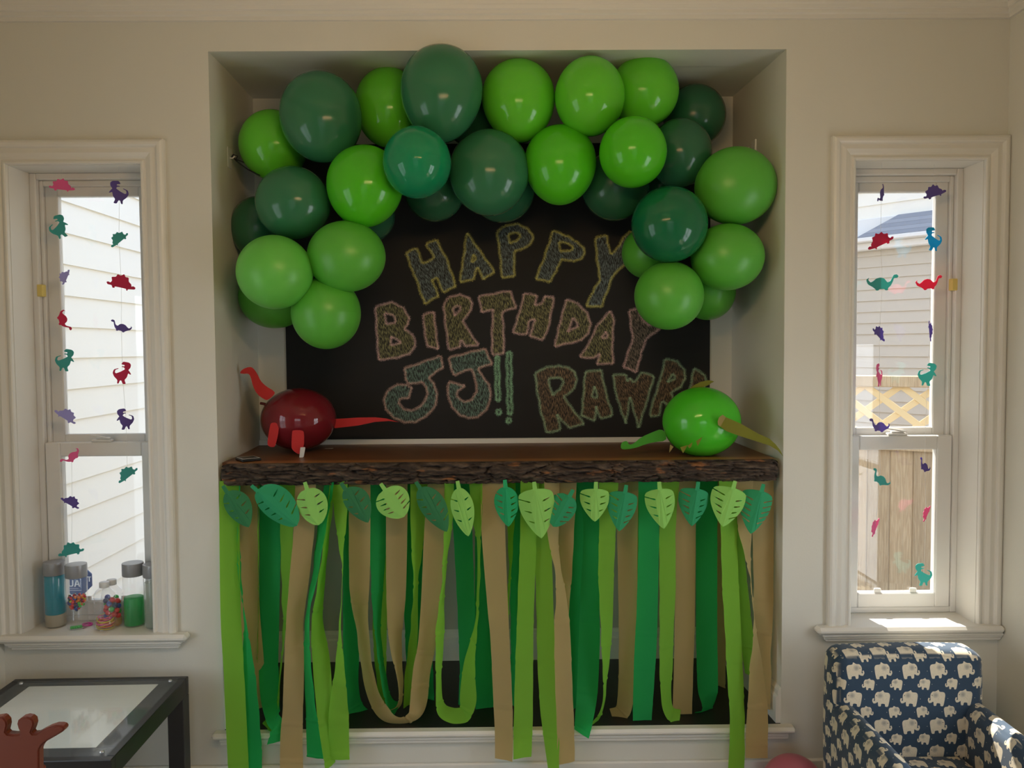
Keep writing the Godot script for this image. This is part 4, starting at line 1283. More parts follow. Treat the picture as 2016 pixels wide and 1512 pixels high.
func streamers():
	var list := [
		["lime", "lime streamer nearest the niche's left edge, hanging past the hearth sill", [[-0.9002, 1.0717, -0.01, 0.9], [-0.9004, 0.9168, 0, 0.9], [-0.8964, 0.6549, 0.02, 0.9], [-0.8856, 0.4762, 0.035, 1], [-0.8747, 0.3008, 0.055, 0.95], [-0.868, 0.1368, 0.062, 1]]],
		["green", "green streamer with a twist, second from the left edge and longer than the sill", [[-0.8804, 1.0682, -0.03, 0.5], [-0.8777, 0.8953, -0.02, 0.15], [-0.8725, 0.763, -0.01, 0.1], [-0.8514, 0.6007, 0.01, 0.4], [-0.8371, 0.4401, 0.03, 0.8], [-0.8196, 0.2502, 0.052, 0.85], [-0.8147, 0.1351, 0.06, 0.85]]],
		["tan", "tan streamer under the gap between the first two paper leaves", [[-0.8552, 1.0647, -0.05, 1], [-0.8586, 0.837, -0.05, 0.95], [-0.8564, 0.6315, -0.05, 0.9], [-0.8451, 0.4486, -0.05, 0.85], [-0.84, 0.2943, -0.05, 0.8]]],
		["lime", "narrow edge-on lime streamer left of the wide green one", [[-0.8214, 1.0627, -0.06, 0.3], [-0.8248, 0.9026, -0.06, 0.2], [-0.8274, 0.7827, -0.06, 0.22], [-0.8321, 0.6452, -0.06, 0.3], [-0.8396, 0.455, -0.06, 0.3]]],
		["green", "wide green streamer under the large second leaf, its folded end over the sill", [[-0.7885, 1.0591, -0.08, 1.1], [-0.7937, 0.8115, -0.08, 1.08], [-0.8018, 0.5863, -0.08, 1.05], [-0.8008, 0.4372, -0.06, 1], [-0.7889, 0.3459, -0.03, 0.9], [-0.7656, 0.2966, 0.02, 0.6], [-0.7445, 0.2792, 0.055, 0.5], [-0.7506, 0.2316, 0.06, 0.62]]],
		["lime", "lime streamer right of the wide green one, curling at the sill", [[-0.72, 1.0652, -0.04, 0.9], [-0.7248, 0.9062, -0.04, 0.8], [-0.7348, 0.6558, -0.04, 0.5], [-0.74, 0.565, -0.04, 0.32], [-0.7567, 0.4103, -0.04, 0.25], [-0.7719, 0.2986, -0.02, 0.5], [-0.7906, 0.2499, 0, 0.65]]],
		["tan", "tan streamer under the third leaf, falling over the sill", [[-0.6548, 1.0679, -0.02, 1.05], [-0.6602, 0.9157, -0.01, 1.05], [-0.6794, 0.7303, 0, 0.9], [-0.6926, 0.6025, 0.01, 0.75], [-0.6913, 0.4889, 0.03, 0.9], [-0.6934, 0.346, 0.045, 1], [-0.6963, 0.251, 0.06, 1.1], [-0.6983, 0.1471, 0.06, 1.15]]],
		["green", "slanting green streamer starting right of the third leaf, over the sill", [[-0.5751, 1.0672, -0.02, 0.6], [-0.6021, 0.9152, -0.01, 0.55], [-0.6278, 0.7416, 0, 0.4], [-0.6453, 0.6558, 0.01, 0.33], [-0.648, 0.5136, 0.03, 0.5], [-0.6348, 0.3476, 0.05, 0.65], [-0.6253, 0.2679, 0.062, 0.8], [-0.6203, 0.1808, 0.062, 0.9]]],
		["lime", "lime streamer with its narrow edge forward, left half of a crossing pair over the sill", [[-0.5689, 1.0655, -0.03, 0.15], [-0.5934, 0.8445, -0.01, 0.12], [-0.6141, 0.6792, 0, 0.3], [-0.6199, 0.5983, 0.01, 0.45], [-0.6041, 0.4879, 0.03, 0.75], [-0.5888, 0.3296, 0.052, 0.7], [-0.5797, 0.2349, 0.064, 0.5], [-0.5725, 0.1555, 0.066, 0.35]]],
		["lime", "bright lime streamer flaring downward, right half of a crossing pair over the sill", [[-0.5431, 1.0686, -0.01, 0.9], [-0.5386, 0.9793, -0.005, 0.8], [-0.5379, 0.8666, 0, 0.45], [-0.5325, 0.7687, 0.01, 0.15], [-0.5395, 0.6278, 0.02, 0.2], [-0.5401, 0.571, 0.03, 0.3], [-0.5388, 0.4681, 0.045, 0.6], [-0.5426, 0.327, 0.062, 1], [-0.5432, 0.1742, 0.064, 1.02]]],
		["green", "green streamer behind the flaring lime one, its end twisted on the hearth", [[-0.5348, 1.0503, -0.12, 0.8], [-0.5323, 0.7812, -0.12, 0.75], [-0.5355, 0.4813, -0.12, 0.75], [-0.5363, 0.3214, -0.12, 0.65], [-0.5251, 0.2588, -0.12, 0.8], [-0.4958, 0.2317, -0.12, 0.5]]],
		["tan", "long tan streamer under the fourth and sixth leaves, looping in a U on the hearth", [[-0.4805, 1.0647, -0.03, 1.1], [-0.4846, 0.8045, -0.03, 1.08], [-0.4868, 0.6667, -0.03, 0.95], [-0.4797, 0.5829, -0.03, 0.75], [-0.4651, 0.437, -0.03, 0.7], [-0.4413, 0.3351, -0.03, 0.8], [-0.4034, 0.2824, -0.02, 0.85], [-0.3518, 0.2675, -0.01, 0.6], [-0.3095, 0.2842, -0.01, 0.7], [-0.296, 0.3232, -0.03, 0.85], [-0.2846, 0.4264, -0.03, 0.88], [-0.2667, 0.5122, -0.03, 0.9], [-0.2516, 0.649, -0.03, 1], [-0.2351, 0.9073, -0.03, 1.05], [-0.2233, 1.0625, -0.03, 1]]],
		["green", "tapering green streamer under the fifth leaf's left edge, curling on the hearth", [[-0.4268, 1.0576, -0.07, 0.9], [-0.4297, 0.8623, -0.07, 0.8], [-0.4331, 0.7451, -0.07, 0.6], [-0.4362, 0.6535, -0.07, 0.45], [-0.436, 0.5512, -0.07, 0.2], [-0.4287, 0.4641, -0.07, 0.15], [-0.4148, 0.3592, -0.07, 0.15], [-0.3968, 0.2959, -0.07, 0.25], [-0.373, 0.2781, -0.07, 0.45]]],
		["lime", "shaded lime streamer behind the tapering green one", [[-0.4294, 1.0477, -0.13, 0.8], [-0.4321, 0.7423, -0.13, 0.85], [-0.4372, 0.5121, -0.13, 0.8], [-0.4328, 0.3338, -0.13, 0.6], [-0.4235, 0.2531, -0.13, 0.5]]],
		["tan", "tan streamer hanging straight down under the fifth leaf", [[-0.3627, 1.0587, -0.06, 1.1], [-0.3644, 0.9325, -0.06, 1.1], [-0.3694, 0.6974, -0.06, 1.02], [-0.3751, 0.5281, -0.06, 0.6], [-0.3646, 0.4238, -0.06, 0.28], [-0.3588, 0.3454, -0.06, 0.12], [-0.3663, 0.2966, -0.06, 0.25], [-0.3888, 0.2794, -0.06, 0.4]]],
		["green", "shaded green streamer behind the gap right of the fifth leaf", [[-0.3373, 1.0353, -0.2, 0.9], [-0.3373, 0.7581, -0.2, 0.9], [-0.3352, 0.504, -0.2, 0.8], [-0.3353, 0.3578, -0.2, 0.7], [-0.3316, 0.2256, -0.2, 0.7]]],
		["lime", "tapering lime streamer between the fifth and sixth leaves", [[-0.2856, 1.0597, -0.05, 0.9], [-0.2903, 0.951, -0.05, 0.8], [-0.299, 0.8009, -0.05, 0.42], [-0.3035, 0.7101, -0.05, 0.16], [-0.3183, 0.5217, -0.1, 0.35], [-0.3323, 0.3808, -0.1, 0.5], [-0.3406, 0.2747, -0.1, 0.4]]],
		["green", "shaded green streamer behind the right side of the tan loop", [[-0.2931, 1.0315, -0.22, 0.8], [-0.2976, 0.6612, -0.22, 0.85], [-0.2872, 0.3307, -0.22, 0.8], [-0.2849, 0.216, -0.22, 0.8]]],
		["lime", "narrow lime streamer left of the seventh leaf, looping on the hearth", [[-0.1858, 1.0638, -0.02, 0.45], [-0.187, 0.9563, -0.02, 0.42], [-0.202, 0.8078, -0.02, 0.2], [-0.2078, 0.7316, -0.02, 0.14], [-0.2172, 0.6416, -0.02, 0.25], [-0.2214, 0.5667, -0.02, 0.4], [-0.2259, 0.4642, -0.02, 0.3], [-0.2288, 0.3612, -0.02, 0.22], [-0.2194, 0.2992, -0.02, 0.4], [-0.1842, 0.2764, -0.02, 0.5], [-0.1436, 0.2794, -0.02, 0.6], [-0.1296, 0.3343, -0.02, 0.85], [-0.1271, 0.4116, -0.02, 0.7], [-0.1127, 0.5143, -0.02, 0.35], [-0.0985, 0.5893, -0.02, 0.14], [-0.0903, 0.7559, -0.02, 0.16], [-0.0894, 0.8575, -0.02, 0.2], [-0.0953, 0.9386, -0.02, 0.55], [-0.0975, 1.0631, -0.02, 0.7]]],
		["green", "green streamer under the left half of the seventh leaf", [[-0.1503, 1.0502, -0.1, 1.1], [-0.1467, 0.8872, -0.1, 1], [-0.14, 0.6936, -0.1, 0.95], [-0.1364, 0.5374, -0.1, 0.9], [-0.1397, 0.3787, -0.1, 0.7], [-0.146, 0.2689, -0.1, 0.7]]],
		["green", "dark green streamer between the narrow lime loop and the gold-tan one", [[-0.0758, 1.0429, -0.14, 1], [-0.0777, 0.8281, -0.14, 0.9], [-0.0815, 0.5939, -0.14, 0.9], [-0.0796, 0.4153, -0.14, 0.95], [-0.0794, 0.2302, -0.14, 0.95]]],
		["tan", "gold-tan streamer left of the light heart-shaped leaf, long over the sill", [[-0.0407, 1.0642, -0.01, 1.2], [-0.0418, 0.9122, 0, 1.2], [-0.0303, 0.6765, 0.01, 1.05], [-0.0214, 0.532, 0.03, 0.95], [-0.0144, 0.3557, 0.05, 0.95], [-0.0119, 0.2607, 0.062, 0.9], [-0.0126, 0.1668, 0.062, 0.88]]],
		["lime", "short glimpse of a lime streamer beside the bright two-tone green leaf", [[0.0126, 1.0588, -0.04, 0.6], [0.0148, 0.8993, -0.04, 0.35], [0.0122, 0.7629, -0.04, 0.15], [0.0046, 0.6603, -0.04, 0.12], [0.0002, 0.5228, -0.04, 0.12]]],
		["green", "dark green streamer left of the lime pair in the middle", [[0.0317, 1.0503, -0.09, 0.8], [0.0322, 0.8705, -0.09, 0.75], [0.0292, 0.6966, -0.09, 0.5], [0.0274, 0.4338, -0.09, 0.4], [0.028, 0.2715, -0.09, 0.4]]],
		["lime", "lime streamer under the light heart-shaped leaf, left one of a long pair", [[0.079, 1.0632, -0.01, 0.95], [0.0726, 0.886, 0, 0.85], [0.0605, 0.6149, 0.015, 0.85], [0.0559, 0.4808, 0.03, 0.9], [0.0508, 0.2902, 0.055, 0.95], [0.0466, 0.1728, 0.062, 0.9]]],
		["lime", "olive-lit lime streamer under the light heart-shaped leaf, right one of a long pair", [[0.1181, 1.0595, -0.03, 0.85], [0.1216, 0.869, -0.02, 0.85], [0.1261, 0.6379, 0, 0.85], [0.1292, 0.4761, 0.02, 0.9], [0.1351, 0.3204, 0.05, 0.85], [0.1438, 0.2076, 0.06, 0.7], [0.1482, 0.1245, 0.062, 0.5]]],
		["tan", "tan streamer with a sharp diagonal twist, long over the sill in the middle", [[0.1511, 1.0609, -0.02, 0.8], [0.153, 0.8964, -0.01, 0.62], [0.1652, 0.7894, 0, 0.35], [0.1758, 0.703, 0.01, 0.5], [0.1796, 0.5935, 0.02, 0.8], [0.182, 0.4351, 0.045, 0.88], [0.1867, 0.2685, 0.062, 0.88], [0.1878, 0.1543, 0.062, 0.9]]],
		["tan", "tan streamer tapering behind the diagonally twisted tan one", [[0.2027, 1.0571, -0.04, 1], [0.1987, 0.9095, -0.04, 0.85], [0.1963, 0.7475, -0.04, 0.65], [0.1907, 0.6241, -0.04, 0.5], [0.1866, 0.4518, -0.04, 0.4], [0.1859, 0.2959, -0.04, 0.4]]],
		["green", "dark green streamer right of the two crossing tan ones", [[0.2339, 1.0452, -0.11, 1], [0.2403, 0.8814, -0.11, 0.85], [0.2378, 0.6886, -0.11, 0.8], [0.232, 0.53, -0.11, 0.7], [0.2297, 0.3705, -0.11, 0.5], [0.2275, 0.2548, -0.11, 0.5]]],
		["green", "wide green streamer under the light eleventh leaf, its end over the sill", [[0.2693, 1.0549, -0.05, 0.95], [0.2858, 0.8945, -0.05, 0.8], [0.2783, 0.6423, -0.05, 0.98], [0.2763, 0.5249, -0.05, 1.1], [0.2669, 0.3514, -0.03, 1.08], [0.2526, 0.2802, 0.01, 0.9], [0.2403, 0.2435, 0.05, 0.7]]],
		["lime", "light lime streamer right of the light eleventh leaf, swinging left at the sill", [[0.3382, 1.0593, -0.02, 1], [0.3345, 0.9042, -0.02, 0.9], [0.3292, 0.7518, -0.02, 0.85], [0.3306, 0.6002, -0.02, 0.7], [0.3287, 0.4925, -0.02, 0.55], [0.3252, 0.3895, -0.02, 0.3], [0.3182, 0.3121, -0.02, 0.25], [0.2995, 0.2622, -0.02, 0.45], [0.2642, 0.2425, 0.01, 0.55]]],
		["tan", "tan streamer under the twelfth leaf, its end lying on the hearth", [[0.4093, 1.0503, -0.07, 1.1], [0.4075, 0.9164, -0.07, 1.1], [0.409, 0.5824, -0.07, 0.9], [0.4055, 0.3851, -0.07, 0.78], [0.4002, 0.2975, -0.07, 0.75], [0.3864, 0.2554, -0.07, 0.6], [0.3553, 0.2434, -0.07, 0.6]]],
		["green", "bright green streamer left of the light thirteenth leaf", [[0.4703, 1.0581, -0.02, 1.05], [0.4704, 0.8658, -0.02, 1.05], [0.4655, 0.6279, -0.02, 1.08], [0.4605, 0.5082, -0.02, 1.12], [0.4554, 0.4052, -0.02, 1.08], [0.4487, 0.2536, -0.02, 0.98]]],
		["lime", "lime streamer showing only its edge left of the bright green one", [[0.4553, 1.0483, -0.08, 0.6], [0.4485, 0.6954, -0.08, 0.5], [0.4347, 0.4685, -0.08, 0.4], [0.4364, 0.3806, -0.08, 0.35], [0.4433, 0.2713, -0.08, 0.4]]],
		["lime", "lime streamer under the light thirteenth leaf, its foot kicked to the right", [[0.5464, 1.0541, -0.04, 0.95], [0.5365, 0.8979, -0.04, 0.9], [0.5368, 0.6944, -0.04, 0.9], [0.5337, 0.5517, -0.04, 0.82], [0.5322, 0.4308, -0.04, 0.78], [0.5323, 0.318, -0.04, 0.62], [0.5478, 0.2657, -0.04, 0.55], [0.5786, 0.2514, -0.04, 0.6]]],
		["tan", "creased pale tan streamer left of the fourteenth leaf", [[0.6037, 1.0486, -0.07, 1.05], [0.604, 0.9404, -0.07, 1.05], [0.6015, 0.5804, -0.07, 1.05], [0.5985, 0.4355, -0.07, 1.02], [0.5937, 0.2513, -0.07, 1.02]]],
		["green", "green streamer under the fourteenth leaf, sweeping left along the hearth", [[0.6813, 1.043, -0.1, 1.15], [0.6823, 0.7748, -0.1, 1.12], [0.6832, 0.5288, -0.1, 1.12], [0.6874, 0.343, -0.1, 1.1], [0.6895, 0.2719, -0.1, 0.8], [0.6721, 0.2401, -0.1, 0.6], [0.6406, 0.2369, -0.1, 0.5]]],
		["tan", "shaded tan streamer behind the gap right of the fourteenth leaf", [[0.7852, 1.0089, -0.3, 0.7], [0.7828, 0.7209, -0.3, 0.6], [0.7808, 0.3429, -0.3, 0.6], [0.7813, 0.2287, -0.3, 0.5]]],
		["lime", "lime streamer under the light fifteenth leaf, hanging past the sill", [[0.7271, 1.0575, -0.01, 0.95], [0.7285, 0.9051, 0, 0.9], [0.7319, 0.709, 0.015, 0.92], [0.7378, 0.5945, 0.02, 0.9], [0.741, 0.4501, 0.035, 0.9], [0.7436, 0.2853, 0.058, 0.85], [0.74, 0.1174, 0.062, 0.92]]],
		["lime", "shaded lime streamer leaning right behind the light fifteenth leaf's lime one", [[0.8034, 1.0353, -0.14, 0.3], [0.8066, 0.7985, -0.14, 0.35], [0.8199, 0.6204, -0.14, 0.5], [0.833, 0.4951, -0.14, 0.55], [0.8406, 0.4233, -0.14, 0.45], [0.8446, 0.3513, -0.14, 0.3]]],
		["tan", "tan streamer with a long diagonal fold near the right edge, over the sill", [[0.7869, 1.0554, -0.02, 0.95], [0.7848, 0.9108, -0.01, 0.85], [0.796, 0.7833, 0, 0.38], [0.8036, 0.6815, 0.01, 0.14], [0.8096, 0.5701, 0.02, 0.35], [0.8091, 0.4514, 0.04, 0.8], [0.8092, 0.3416, 0.058, 1], [0.8069, 0.2512, 0.062, 1.1], [0.8058, 0.1638, 0.062, 1.12]]],
		["tan", "tan streamer hanging under the last leaf at the niche's right edge", [[0.8569, 1.0498, -0.05, 1.1], [0.858, 0.8927, -0.05, 1.1], [0.8612, 0.6882, -0.05, 1], [0.8621, 0.562, -0.05, 0.8], [0.8678, 0.4753, -0.05, 0.4], [0.8669, 0.3709, -0.05, 0.5], [0.8641, 0.2802, -0.05, 0.5]]],
		["green", "sliver of a green streamer in the niche's lower right corner", [[0.9466, 1.0074, -0.3, 0.4], [0.9512, 0.6251, -0.3, 0.35], [0.9533, 0.3411, -0.3, 0.4], [0.9538, 0.2649, -0.3, 0.3]]],
	]
	var idx := 0
	for s in list:
		idx += 1
		var pts: Array = s[2]
		var rowsn := 14 * (pts.size() - 1)
		var st := begin(true)
		var grid := []
		var run := rng.randf() * 0.1
		var bow: float = rng.randf_range(-0.003, 0.003)
		var turn: float = 1.0 if idx % 2 == 0 else -1.0
		var prev := Vector3.ZERO
		for i in rowsn + 1:
			var t := float(i) / rowsn * (pts.size() - 1)
			var q := spline(pts, t)
			var e := spline(pts, minf(t + 0.05, pts.size() - 1.0))
			var f := spline(pts, maxf(t - 0.05, 0.0))
			var at := Vector3(q[0], q[1], q[2])
			var tan := Vector3(e[0] - f[0], e[1] - f[1], 0).normalized()
			if i > 0:
				run += at.distance_to(prev)
			prev = at
			var side := Vector3(0, 0, 1).cross(tan)
			var c := clampf(q[3], 0.08, 1.0)
			var w := 0.065 * maxf(q[3], 1.0)
			var across := side * c + Vector3(0, 0, turn) * sqrt(1.0 - c * c) * 0.75
			var nrm := tan.cross(across).normalized()
			var saw := fposmod(run, 0.118) / 0.118
			var crease := 0.0022 * (1.0 - absf(saw * 2.0 - 1.0)) + (0.003 if saw < 0.05 else 0.0)
			var line := []
			for k in 7:
				var u := k / 6.0 - 0.5
				line.append(at + across * w * u + nrm * (bow * (1.0 - 4.0 * u * u) + crease + 0.0008 * sin(run * 60.0 + u * 9.0)))
			grid.append(line)
		for i in grid.size() - 1:
			for k in 6:
				quad(st, grid[i][k], grid[i][k + 1], grid[i + 1][k + 1], grid[i + 1][k])
		var o := obj("streamer", done(st), mats["paper_" + s[0]])
		tag(o, s[1], "streamer", "crepe paper streamers under the shelf")


# ------------------------------------------------------------------ paper leaves
func leaf_half(kind: String, t: float) -> float:
	if kind == "heart":
		return 1.06 * pow(sin(PI * pow(clampf(t, 0.0, 1.0), 0.62)), 0.75) if t > 0.0 else 0.0
	if kind == "round":
		return pow(sin(PI * pow(clampf(t, 0.0, 1.0), 0.8)), 0.55)
	return pow(sin(PI * pow(clampf(t, 0.0, 1.0), 0.78)), 0.72)


func leaves():
	var list := [
		["dark", Vector3(-0.8919, 1.0449, 0.045), Vector3(-0.8232, 0.9296, 0.045), 0.0436, 0.0436, 0.35, 4, "oval", "first paper leaf from the left, dark green with a lobe sticking out"],
		["mid", Vector3(-0.7947, 1.0498, 0.05), Vector3(-0.6677, 0.9342, 0.05), 0.0484, 0.0581, 0.3, 5, "round", "largest paper leaf, mid green, second from the left and overlapping the bark"],
		["light", Vector3(-0.6366, 1.0519, 0.042), Vector3(-0.6015, 0.9334, 0.042), 0.0502, 0.0485, 0.12, 4, "round", "light green rounded paper leaf, third from the left"],
		["dark", Vector3(-0.5153, 1.0505, 0.04), Vector3(-0.4423, 0.9398, 0.04), 0.0356, 0.047, 0.3, 4, "oval", "dark green paper leaf, fourth from the left"],
		["light", Vector3(-0.388, 1.0484, 0.044), Vector3(-0.3274, 0.9577, 0.044), 0.0582, 0.0534, 0.1, 5, "round", "light green blunt paper leaf, fifth from the left, widest of the light ones"],
		["dark", Vector3(-0.2756, 1.0527, 0.046), Vector3(-0.1895, 0.9091, 0.046), 0.0388, 0.0452, 0.25, 5, "oval", "dark green pointed paper leaf, sixth from the left"],
		["light", Vector3(-0.1507, 1.0511, 0.043), Vector3(-0.1213, 0.893, 0.043), 0.0388, 0.0356, 0.2, 4, "oval", "narrow light green paper leaf with notched edges, seventh from the left"],
		["bright", Vector3(-0.0009, 1.0527, 0.041), Vector3(0.0079, 0.9226, 0.041), 0.0405, 0.0389, 0.5, 5, "oval", "two-toned folded green paper leaf, eighth from the left"],
		["light", Vector3(0.0933, 1.0469, 0.05), Vector3(0.1135, 0.8859, 0.05), 0.0548, 0.0548, 0.25, 4, "heart", "large light green heart-shaped paper leaf in the middle of the row"],
		["mid", Vector3(0.2051, 1.0235, 0.053), Vector3(0.151, 0.924, 0.053), 0.0451, 0.0451, 0.5, 5, "round", "mid green tilted paper leaf right of the heart-shaped one"],
		["light", Vector3(0.2892, 1.0439, 0.043), Vector3(0.2857, 0.937, 0.043), 0.0453, 0.0437, 0.3, 3, "heart", "small light green paper leaf with three slits a side, eleventh from the left"],
		["mid", Vector3(0.3832, 1.0341, 0.048), Vector3(0.3635, 0.9061, 0.048), 0.0452, 0.0452, 0.4, 5, "heart", "mid green paper leaf, twelfth from the left, between two light ones"],
		["light", Vector3(0.4946, 1.0424, 0.045), Vector3(0.5079, 0.9123, 0.045), 0.0453, 0.0453, 0.3, 4, "heart", "light green paper leaf, thirteenth from the left"],
		["mid", Vector3(0.616, 1.041, 0.043), Vector3(0.5984, 0.9193, 0.043), 0.0453, 0.0453, 0.5, 5, "heart", "mid green sharply folded paper leaf, fourteenth from the left"],
		["light", Vector3(0.7296, 1.0449, 0.052), Vector3(0.696, 0.9187, 0.052), 0.0532, 0.0532, 0.3, 5, "heart", "light green paper leaf, fifteenth from the left, touching the last one"],
		["mid", Vector3(0.8227, 1.0333, 0.047), Vector3(0.7876, 0.8937, 0.047), 0.0485, 0.0485, 0.4, 6, "heart", "last paper leaf on the right, mid green with many open slits"],
	]
	var idx := 0
	for l in list:
		idx += 1
		var base: Vector3 = l[1]
		var tip: Vector3 = l[2]
		var root := thing("paper_leaf", l[8], "paper leaf", base, "cut paper leaves along the shelf's bark edge")
		var axis := tip - base
		var length := axis.length()
		var down := axis.normalized()
		var right := Vector3(0, 0, 1).cross(down).normalized()
		var fold: float = l[5]
		var st := begin()
		for s in [0, 1]:
			var width: float = [l[3], l[4]][s]
			var out := PackedVector2Array()   # x along the rib, y away from it
			out.append(Vector2(0, 0))
			for i in range(1, 26):
				var t := i / 26.0
				var back := -0.07 * pow(sin(PI * minf(t * 2.2, 1.0)), 2) if l[7] == "heart" else 0.0
				out.append(Vector2((t + back) * length, leaf_half(l[7], t) * width))
			out.append(Vector2(length, 0))
			var shapes := [out]
			var cuts: int = maxi(3, l[6] - 1)
			for k in cuts:
				var t := lerpf(0.2, 0.82, (k + 0.5 * (s if cuts % 2 == 0 else 0.3)) / cuts)
				var edge := leaf_half(l[7], t) * width
				var open := 0.0016 if (idx * 5 + k * 3 + s) % 5 == 0 or idx == 16 else 0.00008
				var a := Vector2((t + 0.04) * length, edge * 0.33)
				var b := Vector2((t - 0.045) * length, edge * 1.15)
				var along := (b - a).normalized()
				var n := along.orthogonal()
				var cut := PackedVector2Array([a - n * 0.0004, a + n * 0.0004, a.lerp(b, 0.12) + n * 0.0027, a.lerp(b, 0.46) + n * 0.0012, a.lerp(b, 0.54) + n * open, b + n * open, b - n * open, a.lerp(b, 0.54) - n * open, a.lerp(b, 0.46) - n * 0.0012, a.lerp(b, 0.12) - n * 0.0027])
				var next := []
				for sh in shapes:
					next.append_array(Geometry2D.clip_polygons(sh, cut))
				shapes = next
			for sh in shapes:
				if sh.size() < 3:
					continue
				var tr := Geometry2D.triangulate_polygon(sh)
				for i in range(0, tr.size(), 3):
					var v := []
					for k in 3:
						var q: Vector2 = sh[tr[i + k]]
						var sg := -1.0 if s == 0 else 1.0
						var z := -q.y * fold * (1.5 if s == 0 else 1.1) - 0.12 * q.y * q.y / width + 0.004 * sin(PI * q.x / length)
						v.append(down * q.x + right * sg * q.y + Vector3(0, 0, z))
					tri_out(st, v[0], v[1], v[2], down * length * 0.5 + Vector3(0, 0, -1))
		obj("blade", done(st), mats["paper_leaf_" + l[0]], root)
		st = begin()
		var stem_w := 0.006
		quad(st, -down * 0.022 - right * stem_w, -down * 0.022 + right * stem_w, right * stem_w * 1.2 + down * 0.006, -right * stem_w * 1.2 + down * 0.006)
		obj("stem", done(st), mats["paper_leaf_" + l[0]], root)


# ------------------------------------------------------------------ bottles on the left sill
func spot(p: Vector3, r: float) -> Vector3:
	return Vector3(p.x, 0.5775, clampf(p.z - r, -0.1 + r, 0.0))


func tall_bottle(label: String, at: Vector3, h: float, r: float) -> Node3D:
	var b := thing("sensory_bottle", label, "bottle", at, "bottles on the left window sill")
	obj("shell", lathed([Vector2(0, 0.0), Vector2(r * 0.88, 0.0), Vector2(r, 0.005), Vector2(r, h - 0.046), Vector2(r * 0.94, h - 0.041), Vector2(r * 0.94, h - 0.03)], 40), mats.clear_plastic, b)
	var cap := begin(true)
	lathe(cap, [Vector2(r * 1.0, h - 0.043), Vector2(r * 1.04, h - 0.041), Vector2(r * 1.04, h - 0.003), Vector2(r * 1.02, h - 0.0005)], 40)
	var o := obj("cap", done(cap), mats.silver_cap, b)
	cap = begin()
	lathe(cap, [Vector2(r * 1.02, h - 0.0005), Vector2(r * 0.9, h), Vector2(0, h)], 40)
	obj("cap_top", done(cap), mats.silver_cap, o)
	return b


func fill(b: Node3D, called: String, r: float, y0: float, y1: float, m: Material):
	obj(called, lathed([Vector2(0, y0), Vector2(r * 0.97, y0 + 0.0005), Vector2(r, y0 + 0.003), Vector2(r, y1), Vector2(r * 0.985, y1 + 0.0008), Vector2(0, y1 + 0.0008)], 36), m, b)


